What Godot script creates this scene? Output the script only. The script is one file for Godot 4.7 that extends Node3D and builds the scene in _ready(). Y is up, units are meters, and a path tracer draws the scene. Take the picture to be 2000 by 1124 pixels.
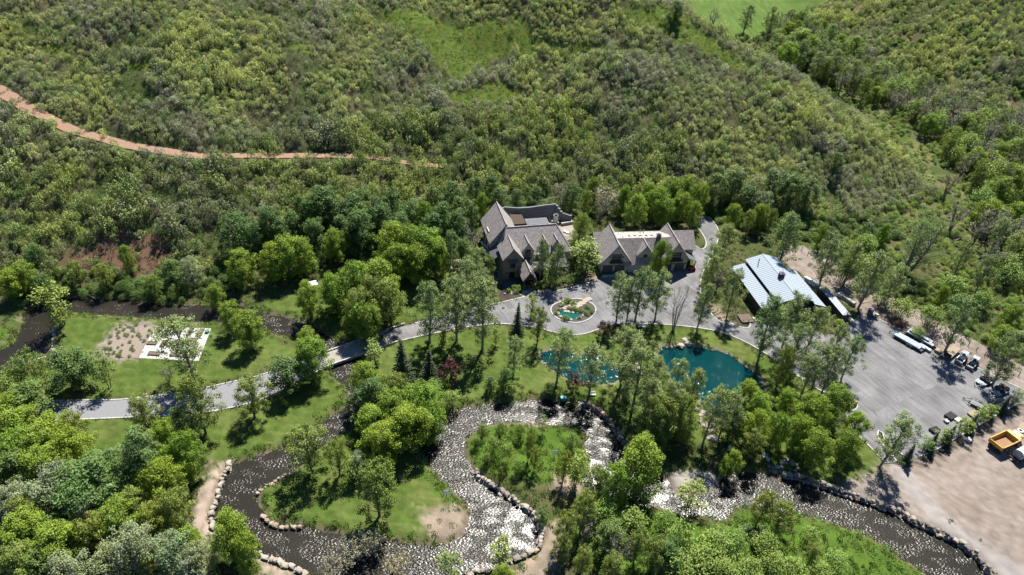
extends Node3D
# An aerial view of a valley estate: camera and light first, then terrain and water, roads, buildings, objects, vegetation.
const FOCAL := 1390.0
const CAM_H := 120.0
var cam_basis: Basis
var rng := RandomNumberGenerator.new()
var names := {}
var mats := {}
var tex := {}
var nz := FastNoiseLite.new()
var nz2 := FastNoiseLite.new()

# ---------- mesh collecting ----------
class MB:
	var v := PackedVector3Array()
	var n := PackedVector3Array()
	var uv := PackedVector2Array()
	var c := PackedColorArray()
	func tri(a: Vector3, b: Vector3, d: Vector3, col := Color.WHITE, ua := Vector2.ZERO, ub := Vector2.ZERO, ud := Vector2.ZERO, out := Vector3.ZERO):
		var nn := (d - a).cross(b - a)
		if nn.length_squared() < 1e-12: return
		nn = nn.normalized()
		if out != Vector3.ZERO and nn.dot(out) < 0.0:
			var t := b; b = d; d = t
			var tu := ub; ub = ud; ud = tu
			nn = -nn
		v.append(a); v.append(b); v.append(d)
		n.append(nn); n.append(nn); n.append(nn)
		uv.append(ua); uv.append(ub); uv.append(ud)
		c.append(col); c.append(col); c.append(col)
	func smooth_tri(a: Vector3, b: Vector3, d: Vector3, na: Vector3, nb: Vector3, nd: Vector3, col := Color.WHITE):
		var nn := (d - a).cross(b - a)
		if nn.length_squared() < 1e-14: return
		if nn.dot(na + nb + nd) < 0.0:
			var t := b; b = d; d = t
			t = nb; nb = nd; nd = t
		v.append(a); v.append(b); v.append(d)
		n.append(na); n.append(nb); n.append(nd)
		for k in 3:
			uv.append(Vector2.ZERO); c.append(col)
	func quad(a: Vector3, b: Vector3, e: Vector3, d: Vector3, out := Vector3.ZERO, col := Color.WHITE):
		# corners in order round the quad; uv in metres along a-b and a-d
		var lu := a.distance_to(b); var lv := a.distance_to(d)
		var ux := (b - a).normalized()
		var vx := (d - a) - ux * (d - a).dot(ux)
		vx = vx.normalized()
		var ue := Vector2((e - a).dot(ux), (e - a).dot(vx))
		var udd := Vector2((d - a).dot(ux), (d - a).dot(vx))
		tri(a, b, e, col, Vector2.ZERO, Vector2(lu, 0), ue, out)
		tri(a, e, d, col, Vector2.ZERO, ue, udd, out)
	func box(p: Vector3, s: Vector3, b := Basis.IDENTITY, col := Color.WHITE):
		var x := b.x * s.x * .5; var y := b.y * s.y * .5; var z := b.z * s.z * .5
		quad(p - x - y + z, p + x - y + z, p + x + y + z, p - x + y + z, z, col)
		quad(p - x - y - z, p + x - y - z, p + x + y - z, p - x + y - z, -z, col)
		quad(p - x + y - z, p + x + y - z, p + x + y + z, p - x + y + z, y, col)
		quad(p - x - y - z, p + x - y - z, p + x - y + z, p - x - y + z, -y, col)
		quad(p + x - y - z, p + x - y + z, p + x + y + z, p + x + y - z, x, col)
		quad(p - x - y - z, p - x - y + z, p - x + y + z, p - x + y - z, -x, col)
	func bar(a: Vector3, b: Vector3, w: float, h: float, col := Color.WHITE):
		var z := (b - a).normalized()
		var x := Vector3.UP.cross(z)
		if x.length() < .01: x = Vector3.RIGHT
		x = x.normalized()
		box((a + b) * .5, Vector3(w, h, a.distance_to(b)), Basis(x, z.cross(x), z), col)
	func tube(a: Vector3, b: Vector3, ra: float, rb: float, sides := 6, caps := false, col := Color.WHITE):
		var z := (b - a).normalized()
		var x := z.cross(Vector3(.3, 0, 1) if absf(z.y) > .9 else Vector3.UP).normalized()
		var y := z.cross(x)
		for k in sides:
			var t0 := TAU * k / sides; var t1 := TAU * (k + 1) / sides
			var d0 := x * cos(t0) + y * sin(t0); var d1 := x * cos(t1) + y * sin(t1)
			smooth_tri(a + d0 * ra, a + d1 * ra, b + d1 * rb, d0, d1, d1, col)
			smooth_tri(a + d0 * ra, b + d1 * rb, b + d0 * rb, d0, d1, d0, col)
			if caps:
				tri(b, b + d0 * rb, b + d1 * rb, col, Vector2.ZERO, Vector2.ZERO, Vector2.ZERO, z)
				tri(a, a + d0 * ra, a + d1 * ra, col, Vector2.ZERO, Vector2.ZERO, Vector2.ZERO, -z)
	func prism(pts: PackedVector2Array, y0: float, y1: float):
		# outline in x,z; vertical sides and both lids
		var ix := Geometry2D.triangulate_polygon(pts)
		for k in range(0, ix.size(), 3):
			var a := pts[ix[k]]; var b := pts[ix[k + 1]]; var d := pts[ix[k + 2]]
			tri(Vector3(a.x, y1, a.y), Vector3(b.x, y1, b.y), Vector3(d.x, y1, d.y), Color.WHITE, a, b, d, Vector3.UP)
			tri(Vector3(a.x, y0, a.y), Vector3(b.x, y0, b.y), Vector3(d.x, y0, d.y), Color.WHITE, a, b, d, Vector3.DOWN)
		var cw := Geometry2D.is_polygon_clockwise(pts)
		for k in pts.size():
			var a := pts[k]; var b := pts[(k + 1) % pts.size()]
			var o := Vector3(b.y - a.y, 0, a.x - b.x) * (-1.0 if not cw else 1.0)
			quad(Vector3(a.x, y0, a.y), Vector3(b.x, y0, b.y), Vector3(b.x, y1, b.y), Vector3(a.x, y1, a.y), -o)
	func mesh(m: Material) -> ArrayMesh:
		var am := ArrayMesh.new()
		var arr := []
		arr.resize(Mesh.ARRAY_MAX)
		arr[Mesh.ARRAY_VERTEX] = v; arr[Mesh.ARRAY_NORMAL] = n; arr[Mesh.ARRAY_TEX_UV] = uv; arr[Mesh.ARRAY_COLOR] = c
		am.add_surface_from_arrays(Mesh.PRIMITIVE_TRIANGLES, arr)
		am.surface_set_material(0, m)
		return am

# ---------- naming ----------
func numbered(s: String) -> String:
	names[s] = names.get(s, -1) + 1
	return s if names[s] == 0 else "%s_%03d" % [s, names[s]]
func tag(o: Node, label: String, category: String, group := ""):
	o.set_meta("label", label); o.set_meta("category", category)
	if group: o.set_meta("group", group)
	return o
func thing(called: String, label: String, category: String, at := Vector3.ZERO, turn := 0.0, group := "") -> Node3D:
	var o := Node3D.new()
	o.name = numbered(called); add_child(o)
	o.position = at; o.rotation.y = turn
	tag(o, label, category, group)
	return o
func part(called: String, m, parent: Node, mat: Material = null, at := Vector3.ZERO) -> MeshInstance3D:
	var o := MeshInstance3D.new()
	o.mesh = m.mesh(mat) if m is MB else m
	if m is Mesh and mat: o.material_override = mat
	o.name = called
	parent.add_child(o, true)
	o.position = at
	return o
func struct(called: String, m, mat: Material = null, kind := "structure") -> MeshInstance3D:
	var o := part(numbered(called), m, self, mat)
	o.set_meta("kind", kind)
	return o
func mb() -> MB: return MB.new()
func bx(called: String, parent: Node, p: Vector3, s: Vector3, mat: Material, b := Basis.IDENTITY) -> MeshInstance3D:
	var m := mb(); m.box(Vector3.ZERO, s, b)
	return part(called, m, parent, mat, p)

# ---------- textures and materials ----------
func lin(r: float, g_: float, b: float) -> Color: return Color(r, g_, b).linear_to_srgb()
func noise_tex(key: String, freq: float, oct: int, lo: float, hi: float, size := 512, sx := 1, sd := 1) -> ImageTexture:
	if tex.has(key): return tex[key]
	var f := FastNoiseLite.new()
	f.seed = sd; f.frequency = freq; f.fractal_octaves = oct; f.noise_type = FastNoiseLite.TYPE_SIMPLEX
	var im: Image = f.get_seamless_image(size, size)
	im.convert(Image.FORMAT_L8)
	var d := im.get_data()
	var lut := PackedByteArray(); lut.resize(256)
	for k in 256:
		var t := clampf((k / 255.0 - .22) / .56, 0, 1)
		lut[k] = int(clampf(lerpf(lo, hi, t), 0, 1) * 255)
	for k in d.size(): d[k] = lut[d[k]]
	im = Image.create_from_data(size, size, false, Image.FORMAT_L8, d)
	if sx > 1:
		im.resize(size, size / sx, Image.INTERPOLATE_LANCZOS)
		var big := Image.create(size, size, false, Image.FORMAT_L8)
		for k in sx: big.blit_rect(im, Rect2i(0, 0, size, size / sx), Vector2i(0, k * size / sx))
		im = big
	tex[key] = ImageTexture.create_from_image(im)
	return tex[key]
func ripple_tex(key: String, freq: float, strength: float, sd := 3) -> ImageTexture:
	var f := FastNoiseLite.new()
	f.seed = sd; f.frequency = freq; f.fractal_octaves = 3; f.fractal_gain = .45
	var im: Image = f.get_seamless_image(512, 512)
	im.convert(Image.FORMAT_RGBA8)
	im.bump_map_to_normal_map(strength)
	tex[key] = ImageTexture.create_from_image(im)
	return tex[key]
func shingle_tex(key: String, cols: Array, sd: int) -> ImageTexture:
	var r := RandomNumberGenerator.new(); r.seed = sd
	var im := Image.create(512, 512, false, Image.FORMAT_RGB8)
	var y := 0
	while y < 512:
		var x := 0
		while x < 512:
			var w := r.randi_range(14, 34)
			var cc: Color = cols[r.randi() % cols.size()]
			var k := r.randf_range(.8, 1.1)
			im.fill_rect(Rect2i(x, y, w, 16), Color(cc.r * k, cc.g * k, cc.b * k).linear_to_srgb())
			x += w
		y += 16
	tex[key] = ImageTexture.create_from_image(im)
	return tex[key]
func mat(key: String, col: Color, rough := .8, t: Texture2D = null, scale := 0.25, metal := 0.0) -> StandardMaterial3D:
	if mats.has(key): return mats[key]
	var m := StandardMaterial3D.new()
	m.albedo_color = col.linear_to_srgb(); m.roughness = rough; m.metallic = metal
	m.resource_name = key
	if t:
		m.albedo_texture = t; m.uv1_triplanar = true; m.uv1_world_triplanar = false; m.uv1_scale = Vector3.ONE * scale
	mats[key] = m
	return m
func uvmat(key: String, t: Texture2D, scale: float, rough := .85, col := Color.WHITE) -> StandardMaterial3D:
	if mats.has(key): return mats[key]
	var m := StandardMaterial3D.new()
	m.albedo_color = col.linear_to_srgb(); m.albedo_texture = t; m.roughness = rough; m.uv1_scale = Vector3.ONE * scale
	m.resource_name = key
	mats[key] = m
	return m

# ---------- camera geometry: a pixel gives a direction, the ground gives the distance ----------
func ray(px: float, py: float) -> Vector3: return cam_basis * Vector3((px - 1000.0) / FOCAL, -(py - 562.0) / FOCAL, -1.0)
func g(px: float, py: float, h := 0.0) -> Vector3:
	var d := ray(px, py)
	var t := (h - CAM_H) / d.y
	return Vector3(d.x * t, h, d.z * t)
func gg(a: Array, h := 0.0) -> PackedVector2Array:
	var o := PackedVector2Array()
	for p in a:
		var q := g(p[0], p[1], h)
		o.append(Vector2(q.x, q.z))
	return o
func seen(p: Vector3, margin := 1.12) -> bool:
	var q := cam_basis.transposed() * (p - Vector3(0, CAM_H, 0))
	if q.z > -5: return false
	return absf(q.x / -q.z) < 1000.0 / FOCAL * margin and absf(q.y / -q.z) < 562.0 / FOCAL * margin + .02
func smooth_line(a: PackedVector2Array, step := 2.0, closed := false) -> PackedVector2Array:
	var o := PackedVector2Array()
	var n := a.size()
	for k in (n if closed else n - 1):
		var p0 := a[(k - 1 + n) % n] if closed or k > 0 else a[k]
		var p1 := a[k]; var p2 := a[(k + 1) % n]
		var p3 := a[(k + 2) % n] if closed or k + 2 < n else p2
		var m := maxi(1, int(p1.distance_to(p2) / step))
		for j in m: o.append(p1.cubic_interpolate(p2, p0, p3, float(j) / m))
	if not closed: o.append(a[n - 1])
	return o

func _ready():
	rng.seed = 7
	cam_basis = Basis(Vector3.RIGHT, deg_to_rad(-36.0)) * Basis(Vector3.BACK, deg_to_rad(4.0))
	var cam := Camera3D.new(); cam.name = "camera"; add_child(cam)
	cam.transform = Transform3D(cam_basis, Vector3(0, CAM_H, 0))
	cam.fov = rad_to_deg(2.0 * atan(562.0 / FOCAL)); cam.near = 1.0; cam.far = 2500.0
	cam.current = true
	var env := Environment.new()
	env.background_mode = Environment.BG_SKY
	var sky := Sky.new(); var sm := ProceduralSkyMaterial.new()
	sm.sky_top_color = Color(.27, .42, .66); sm.sky_horizon_color = Color(.66, .74, .84); sm.sky_curve = .12
	sm.ground_bottom_color = Color(.18, .2, .12); sm.ground_horizon_color = Color(.45, .5, .5)
	sm.sun_angle_max = 1.0
	sky.sky_material = sm; env.sky = sky
	env.background_energy_multiplier = SKY_E
	env.tonemap_mode = Environment.TONE_MAPPER_LINEAR; env.tonemap_exposure = EXPO
	env.sdfgi_enabled = true; env.ssao_enabled = true; env.ssil_enabled = true
	var we := WorldEnvironment.new(); we.name = "world_environment"; we.environment = env; add_child(we)
	var sun := DirectionalLight3D.new(); sun.name = "sun"; add_child(sun)
	var to_sun := Vector3(.126, .829, -.545)
	sun.look_at_from_position(Vector3.ZERO, -to_sun, Vector3.UP)
	sun.light_energy = 1.6; sun.light_color = Color(1.0, .98, .94); sun.light_angular_distance = .5; sun.shadow_enabled = true
	nz.seed = 11; nz.frequency = .02; nz.fractal_octaves = 3
	nz2.seed = 23; nz2.frequency = .35; nz2.fractal_octaves = 2
	make_materials()
	make_terrain()
	make_water()
	make_roads()
	make_bridge()
	make_walls()
	make_garden()
	make_house()
	make_garage()
	make_barn()
	make_yard()
	make_small_things()
	make_trees()
	make_scrub()
const SKY_E := .48
const EXPO := 2.35

# ---------- terrain ----------
const MX0 := -150.0
const MZ0 := -50.0
const MS := 0.6
const MW := 534
const MH := 276
var reg := PackedByteArray()
var riv := PackedByteArray()
var riv_in: PackedFloat32Array
var riv_out: PackedFloat32Array
var pond := PackedByteArray()
var pond_in: PackedFloat32Array
var pond_out: PackedFloat32Array
var paved := PackedByteArray()
var hmask := PackedByteArray()       # hillside meadows and bare soil, 2 m cells
const HX0 := -340.0
const HZ0 := -30.0
var hc := PackedFloat32Array()
const CW := 156
const CH := 124
var xs := PackedFloat32Array()
var zs := PackedFloat32Array()
var hh := PackedFloat32Array()
var road_pts := PackedVector3Array()
var toe_front: PackedVector2Array
var toe_right: PackedVector2Array
var toe_east: PackedVector2Array
var hill_poly: PackedVector2Array
const RIVER_A := [[-60, 700], [15, 680], [35, 655], [45, 630], [45, 605], [60, 598], [120, 585], [200, 585], [270, 590], [330, 598], [420, 597], [470, 600], [515, 615], [560, 622], [600, 632], [625, 645], [645, 662], [675, 680], [705, 698], [706, 715], [695, 735], [694, 760], [702, 785], [706, 810], [690, 830], [666, 855], [610, 890], [568, 924], [525, 945], [501, 960], [502, 985], [515, 1005], [530, 1023], [560, 1030], [595, 1030], [620, 1038], [680, 1050], [740, 1055], [800, 1065], [855, 1068], [890, 1058], [910, 1040], [920, 1010], [915, 990], [895, 970], [870, 945], [850, 925], [837, 902], [822, 880], [830, 850], [855, 825], [880, 808], [930, 794], [1000, 787], [1060, 783], [1110, 785], [1140, 788], [1170, 805], [1195, 830], [1215, 860], [1232, 885], [1245, 905], [1275, 925], [1305, 941], [1318, 967], [1353, 970], [1386, 967], [1399, 954], [1420, 930], [1450, 922], [1480, 925], [1505, 928], [1530, 930], [1560, 938], [1600, 950], [1650, 967], [1700, 985], [1750, 1003], [1800, 1030], [1853, 1054], [1900, 1085], [1935, 1124], [1960, 1160]]
const RIVER_B := [[1850, 1160], [1810, 1124], [1800, 1115], [1760, 1090], [1720, 1060], [1680, 1040], [1640, 1025], [1600, 1012], [1550, 1003], [1500, 1000], [1440, 990], [1430, 1000], [1415, 1018], [1380, 1010], [1330, 1008], [1290, 990], [1240, 985], [1175, 970], [1145, 955], [1130, 940], [1150, 925], [1155, 900], [1140, 870], [1150, 860], [1145, 845], [1130, 835], [1100, 830], [1050, 828], [1000, 825], [960, 828], [940, 835], [920, 845], [905, 865], [903, 885], [915, 905], [935, 925], [975, 955], [1010, 980], [1040, 1000], [1055, 1020], [1060, 1050], [1045, 1075], [1010, 1095], [960, 1112], [905, 1124], [850, 1145], [700, 1155], [620, 1130], [575, 1112], [530, 1095], [490, 1075], [455, 1055], [425, 1035], [415, 1020], [415, 1000], [425, 975], [432, 945], [440, 925], [450, 912], [480, 900], [510, 890], [545, 880], [590, 860], [620, 838], [650, 812], [678, 797], [682, 765], [675, 755], [655, 740], [640, 722], [632, 690], [600, 672], [575, 660], [550, 655], [510, 645], [440, 632], [400, 628], [330, 623], [270, 620], [175, 614], [150, 610], [120, 612], [105, 640], [100, 665], [95, 685], [50, 710], [0, 740], [-60, 770]]
const POND_EAST := [[1289, 690], [1295, 679], [1330, 678], [1380, 682], [1420, 692], [1450, 712], [1475, 730], [1488, 745], [1486, 765], [1450, 790], [1405, 815], [1378, 800], [1366, 772], [1320, 755], [1300, 722]]
const POND_WEST := [[1058, 692], [1075, 685], [1100, 688], [1130, 695], [1150, 693], [1185, 705], [1212, 722], [1216, 738], [1180, 750], [1130, 746], [1100, 735], [1075, 716], [1060, 706]]
const ISLAND := [[1076, 608], [1080, 597], [1095, 590], [1112, 586], [1128, 584], [1145, 588], [1158, 595], [1164, 604], [1160, 615], [1150, 624], [1135, 630], [1120, 631], [1100, 627], [1085, 620]]
const ISLAND_POND := [[1097, 603], [1104, 609], [1112, 612], [1128, 613], [1138, 618], [1125, 623], [1108, 625], [1093, 619], [1090, 611]]
const DRIVE_N := [[60, 786], [115, 783], [190, 782], [235, 781], [290, 775], [340, 769], [400, 758], [450, 747], [500, 736], [560, 715], [600, 701], [640, 687]]
const DRIVE_S := [[640, 717], [600, 735], [550, 762], [500, 784], [450, 797], [400, 806], [330, 812], [225, 817], [150, 820], [60, 824]]
const COURT := [[748, 650], [776, 641], [810, 632], [850, 622], [880, 612], [930, 601], [980, 591], [1030, 579], [1060, 574], [1100, 566], [1140, 556], [1168, 548], [1176, 537], [1214, 533], [1240, 531], [1300, 527], [1357, 523], [1350, 490], [1358, 480], [1368, 487], [1377, 484], [1379, 472], [1370, 454], [1360, 443], [1345, 436], [1345, 424], [1365, 418], [1386, 424], [1399, 441], [1405, 460], [1396, 485], [1385, 510], [1372, 535], [1368, 560], [1372, 590], [1388, 612], [1404, 628], [1432, 634], [1448, 640], [1462, 641], [1466, 632], [1463, 622], [1500, 622], [1560, 640], [1605, 652], [1640, 655], [1670, 622], [1682, 612], [1717, 624], [1760, 645], [1830, 680], [1908, 718], [1957, 742], [2060, 790], [1985, 790], [1900, 838], [1830, 878], [1795, 893], [1775, 905], [1765, 890], [1742, 873], [1728, 858], [1724, 846], [1716, 842], [1714, 850], [1722, 866], [1740, 885], [1752, 903], [1730, 906], [1706, 880], [1678, 852], [1664, 838], [1652, 806], [1672, 800], [1674, 790], [1660, 776], [1632, 775], [1600, 762], [1570, 743], [1530, 714], [1500, 694], [1455, 668], [1410, 650], [1370, 642], [1320, 636], [1260, 633], [1215, 632], [1190, 635], [1165, 645], [1140, 653], [1110, 654], [1075, 648], [1050, 641], [982, 633], [930, 637], [880, 645], [808, 660], [757, 673]]
const TRACK := [[-60, 140], [0, 177], [60, 213], [130, 247], [200, 274], [290, 293], [380, 302], [500, 304], [600, 304], [700, 307], [780, 313], [870, 326], [860, 324]]

func fill(mask: PackedByteArray, p: PackedVector2Array, val: int) -> void:
	var lo := p[0]; var hi := p[0]
	for q in p:
		lo = lo.min(q); hi = hi.max(q)
	for j in range(maxi(0, int((MZ0 - hi.y) / MS)), mini(MH - 1, int((MZ0 - lo.y) / MS) + 1) + 1):
		var z := MZ0 - j * MS
		var cr := PackedFloat32Array()
		for k in p.size():
			var a := p[k]; var b := p[(k + 1) % p.size()]
			if (a.y > z) != (b.y > z): cr.append(a.x + (z - a.y) / (b.y - a.y) * (b.x - a.x))
		cr.sort()
		for k in range(0, cr.size() - 1, 2):
			for i in range(maxi(0, ceili((cr[k] - MX0) / MS)), mini(MW - 1, floori((cr[k + 1] - MX0) / MS)) + 1):
				mask[j * MW + i] = val
func chamfer(mask: PackedByteArray, from: int) -> PackedFloat32Array:
	# distance in metres to the nearest cell whose mask equals from
	var d := PackedFloat32Array(); d.resize(MW * MH)
	for k in d.size(): d[k] = 0.0 if mask[k] == from else 99.0
	var s2 := MS * 1.414
	for j in range(1, MH):
		for i in range(1, MW - 1):
			var k := j * MW + i
			if d[k] > 0.0: d[k] = minf(minf(d[k], d[k - 1] + MS), minf(d[k - MW] + MS, minf(d[k - MW - 1], d[k - MW + 1]) + s2))
	for j in range(MH - 2, -1, -1):
		for i in range(MW - 2, 0, -1):
			var k := j * MW + i
			if d[k] > 0.0: d[k] = minf(minf(d[k], d[k + 1] + MS), minf(d[k + MW] + MS, minf(d[k + MW - 1], d[k + MW + 1]) + s2))
	return d
func mi(x: float, z: float) -> int:
	var i := int(roundf((x - MX0) / MS)); var j := int(roundf((MZ0 - z) / MS))
	return j * MW + i if i >= 0 and i < MW and j >= 0 and j < MH else -1
func reg_at(x: float, z: float) -> int:
	var k := mi(x, z)
	return reg[k] if k >= 0 else 0
func seg_dist(p: Vector2, line: PackedVector2Array) -> float:
	var best := 1e9
	for k in line.size() - 1:
		best = minf(best, p.distance_squared_to(Geometry2D.get_closest_point_to_segment(p, line[k], line[k + 1])))
	return sqrt(best)
func smin(a: float, b: float, k: float) -> float:
	var t := clampf(.5 + .5 * (b - a) / k, 0, 1)
	return lerpf(b, a, t) - k * t * (1 - t)
func coarse(x: float, z: float) -> float:
	var fx := clampf((x - HX0) / 5.0, 0, CW - 1.001); var fz := clampf((HZ0 - z) / 5.0, 0, CH - 1.001)
	var i := int(fx); var j := int(fz); fx -= i; fz -= j
	var k := j * CW + i
	return lerpf(lerpf(hc[k], hc[k + 1], fx), lerpf(hc[k + CW], hc[k + CW + 1], fx), fz)
func grid_x(x: float) -> float:
	if x < -120.0: return clampf((x + 330.0) / 2.5, 0, 84)
	if x < 150.0: return 84 + (x + 120.0) / .6
	return minf(534 + (x - 150.0) / 2.5, xs.size() - 1.001)
func grid_z(z: float) -> float:
	if z > -190.0: return clampf((-50.0 - z) / .6, 0, 234)
	if z > -330.0: return minf(233.34 + (-190.0 - z) / 1.4, zs.size() - 1.001)
	return minf(333.34 + (-330.0 - z) / 6.0, zs.size() - 1.001)
func ground(x: float, z: float) -> float:
	# bilinear height; the index guess is exact up to one cell
	var fx := grid_x(x); var fz := grid_z(z)
	var i := clampi(int(fx), 0, xs.size() - 2); var j := clampi(int(fz), 0, zs.size() - 2)
	while j > 0 and z > zs[j]: j -= 1
	while j < zs.size() - 2 and z < zs[j + 1]: j += 1
	while i > 0 and x < xs[i]: i -= 1
	while i < xs.size() - 2 and x > xs[i + 1]: i += 1
	var tx := clampf((x - xs[i]) / (xs[i + 1] - xs[i]), 0, 1); var tz := clampf((z - zs[j]) / (zs[j + 1] - zs[j]), 0, 1)
	var k := j * xs.size() + i
	return lerpf(lerpf(hh[k], hh[k + 1], tx), lerpf(hh[k + xs.size()], hh[k + xs.size() + 1], tx), tz)
func hit(px: float, py: float, lift := 0.0, use_coarse := false) -> Vector3:
	# where the ray through a pixel comes within lift metres of the ground; gives the ground point below
	var d := ray(px, py).normalized()
	var t := 60.0
	while t < 700.0:
		var p := Vector3(0, CAM_H, 0) + d * t
		var h := coarse(p.x, p.z) if use_coarse else ground(p.x, p.z)
		var gap := p.y - h - lift
		if gap < .05: return Vector3(p.x, h, p.z)
		t += maxf(.15, gap * .55)
	var q := Vector3(0, CAM_H, 0) + d * t
	return Vector3(q.x, ground(q.x, q.z), q.z)
func px_poly(a: Array) -> PackedVector2Array:
	var o := PackedVector2Array()
	for p in a:
		var q := hit(p[0], p[1])
		o.append(Vector2(q.x, q.z))
	return o

func make_terrain():
	toe_front = gg([[-400, 640], [-120, 600], [0, 588], [120, 574], [250, 570], [400, 562], [480, 540], [560, 520], [640, 490], [760, 462], [860, 434], [930, 408], [1000, 396], [1100, 393], [1200, 408], [1300, 420], [1340, 412], [1420, 418], [1500, 450], [1580, 452], [1650, 452], [1740, 452]])
	toe_right = PackedVector2Array([toe_front[toe_front.size() - 1], Vector2(135, -222), Vector2(153, -236), Vector2(160, -255), Vector2(140, -298), Vector2(102, -348), Vector2(72, -400), Vector2(45, -470), Vector2(25, -640)])
	toe_east = PackedVector2Array([Vector2(330, -180), Vector2(255, -240), Vector2(210, -283), Vector2(182, -322), Vector2(158, -365), Vector2(148, -420), Vector2(152, -470), Vector2(200, -640)])
	hill_poly = toe_front.duplicate()
	hill_poly.append_array(toe_right)
	hill_poly.append(Vector2(-500, -640))
	var east_poly := toe_east.duplicate()
	east_poly.append(Vector2(600, -640)); east_poly.append(Vector2(600, -150))
	hc.resize(CW * CH)
	for j in CH:
		for i in CW:
			var p := Vector2(HX0 + i * 5.0, HZ0 - j * 5.0)
			var h := maxf(0, -p.y - 215.0) * .055 if p.x > 10 else 0.0
			if p.y < -120 and Geometry2D.is_point_in_polygon(p, hill_poly):
				var df := seg_dist(p, toe_front); var dr := seg_dist(p, toe_right)
				h = smin(.465 * df * df / (df + 5.0) + nz.get_noise_2d(p.x, p.y) * minf(df * .12, 4.5), h + .86 * dr * dr / (dr + 6.0), 10.0)
				h = maxf(h, 0)
			elif p.x > 140 and Geometry2D.is_point_in_polygon(p, east_poly):
				var de := seg_dist(p, toe_east)
				h += .5 * de * de / (de + 8.0) + nz.get_noise_2d(p.x, p.y) * minf(de * .15, 4.0)
			hc[j * CW + i] = h
	# track bench cut into the slope
	var raw := PackedVector3Array()
	for p in TRACK: raw.append(hit(p[0], p[1], 0, true))
	var line := PackedVector2Array()
	for p in raw: line.append(Vector2(p.x, p.z))
	line = smooth_line(line, 2.0)
	for p in line: road_pts.append(Vector3(p.x, coarse(p.x, p.y), p.y))
	for pass_ in 3:
		for k in range(2, road_pts.size() - 2):
			var m := 0.0
			for q in range(-2, 3): m += road_pts[k + q].y
			road_pts[k].y = m / 5.0
	# masks
	reg.resize(MW * MH); riv.resize(MW * MH); pond.resize(MW * MH); paved.resize(MW * MH)
	var river := smooth_line(gg(RIVER_A, -.75), 2.0)
	river.append_array(smooth_line(gg(RIVER_B, -.75), 2.0))
	fill(riv, river, 1)
	for a in [POND_EAST, POND_WEST]: fill(pond, smooth_line(gg(a, -.35), 1.5, true), 1)
	fill(paved, gg(COURT), 1)
	var dr_poly := gg(DRIVE_N); dr_poly.append_array(gg(DRIVE_S)); fill(paved, dr_poly, 1)
	riv_out = chamfer(riv, 1); riv_in = chamfer(riv, 0)
	pond_out = chamfer(pond, 1); pond_in = chamfer(pond, 0)
	paint_regions()
	# non-uniform grid
	var x := -330.0
	while x < 430.0:
		xs.append(x); x += .6 if x > -120.01 and x < 149.9 else 2.5
	var z := -50.0
	while z > -620.0:
		zs.append(z); z -= .6 if z > -190.0 else (1.4 if z > -330.0 else 6.0)
	var nx := xs.size(); var nzz := zs.size()
	hh.resize(nx * nzz)
	for j in nzz:
		for i in nx: hh[j * nx + i] = shape_at(xs[i], zs[j])
	# track bench
	var lo := Vector2(1e9, 1e9); var hi := Vector2(-1e9, -1e9)
	for p in road_pts:
		lo = lo.min(Vector2(p.x, p.z)); hi = hi.max(Vector2(p.x, p.z))
	for j in nzz:
		if zs[j] < lo.y - 8 or zs[j] > hi.y + 8: continue
		for i in nx:
			if xs[i] < lo.x - 8 or xs[i] > hi.x + 8: continue
			var best := 1e9; var bh := 0.0
			var pt := Vector2(xs[i], zs[j])
			for k in range(0, road_pts.size() - 3, 3):
				var ra := road_pts[k]; var rb := road_pts[mini(k + 3, road_pts.size() - 1)]
				if minf(absf(ra.x - pt.x), absf(rb.x - pt.x)) > 12.0: continue
				var va := Vector2(ra.x, ra.z); var vb := Vector2(rb.x, rb.z)
				var f := clampf((pt - va).dot(vb - va) / (vb - va).length_squared(), 0, 1)
				var dd := pt.distance_squared_to(va.lerp(vb, f))
				if dd < best: best = dd; bh = lerpf(ra.y, rb.y, f)
			best = sqrt(best)
			if best < 7.0:
				var kk := j * nx + i
				hh[kk] = lerpf(bh - .2, hh[kk], smoothstep(2.4, 5.2 if hh[kk] > bh else 7.0, best))
	hill_mask()
	# colours, then one sheet per kind of ground
	var cols := PackedColorArray(); cols.resize(nx * nzz)
	var nrm := PackedVector3Array(); nrm.resize(nx * nzz)
	var pos := PackedVector3Array(); pos.resize(nx * nzz)
	for j in nzz:
		var ja := maxi(0, j - 1); var jb := mini(nzz - 1, j + 1)
		for i in nx:
			var k := j * nx + i
			var ia := maxi(0, i - 1); var ib := mini(nx - 1, i + 1)
			pos[k] = Vector3(xs[i], hh[k], zs[j])
			nrm[k] = Vector3((hh[j * nx + ia] - hh[j * nx + ib]) / (xs[ib] - xs[ia]), 1.0, (hh[ja * nx + i] - hh[jb * nx + i]) / (zs[jb] - zs[ja])).normalized()
			cols[k] = colour_at(xs[i], zs[j])
	var sheets := {}
	for nm in ["wild_ground", "lawn", "dirt_ground", "riverbed", "hillside"]: sheets[nm] = PackedInt32Array()
	for j in nzz - 1:
		for i in nx - 1:
			var k := j * nx + i
			var cx := (xs[i] + xs[i + 1]) * .5; var cz := (zs[j] + zs[j + 1]) * .5
			var nm := "hillside"
			var m := mi(cx, cz)
			if m >= 0 and hh[k] < 1.2:
				var r := reg[m]
				nm = "riverbed" if riv[m] == 1 else ("lawn" if r == 1 or r == 6 else ("dirt_ground" if r in [2, 3, 4, 5, 7, 8] else "wild_ground"))
			elif hh[k] < 1.2: nm = "wild_ground"
			var ids: PackedInt32Array = sheets[nm]
			ids.append(k); ids.append(k + nx); ids.append(k + 1)
			ids.append(k + 1); ids.append(k + nx); ids.append(k + nx + 1)
			sheets[nm] = ids
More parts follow.
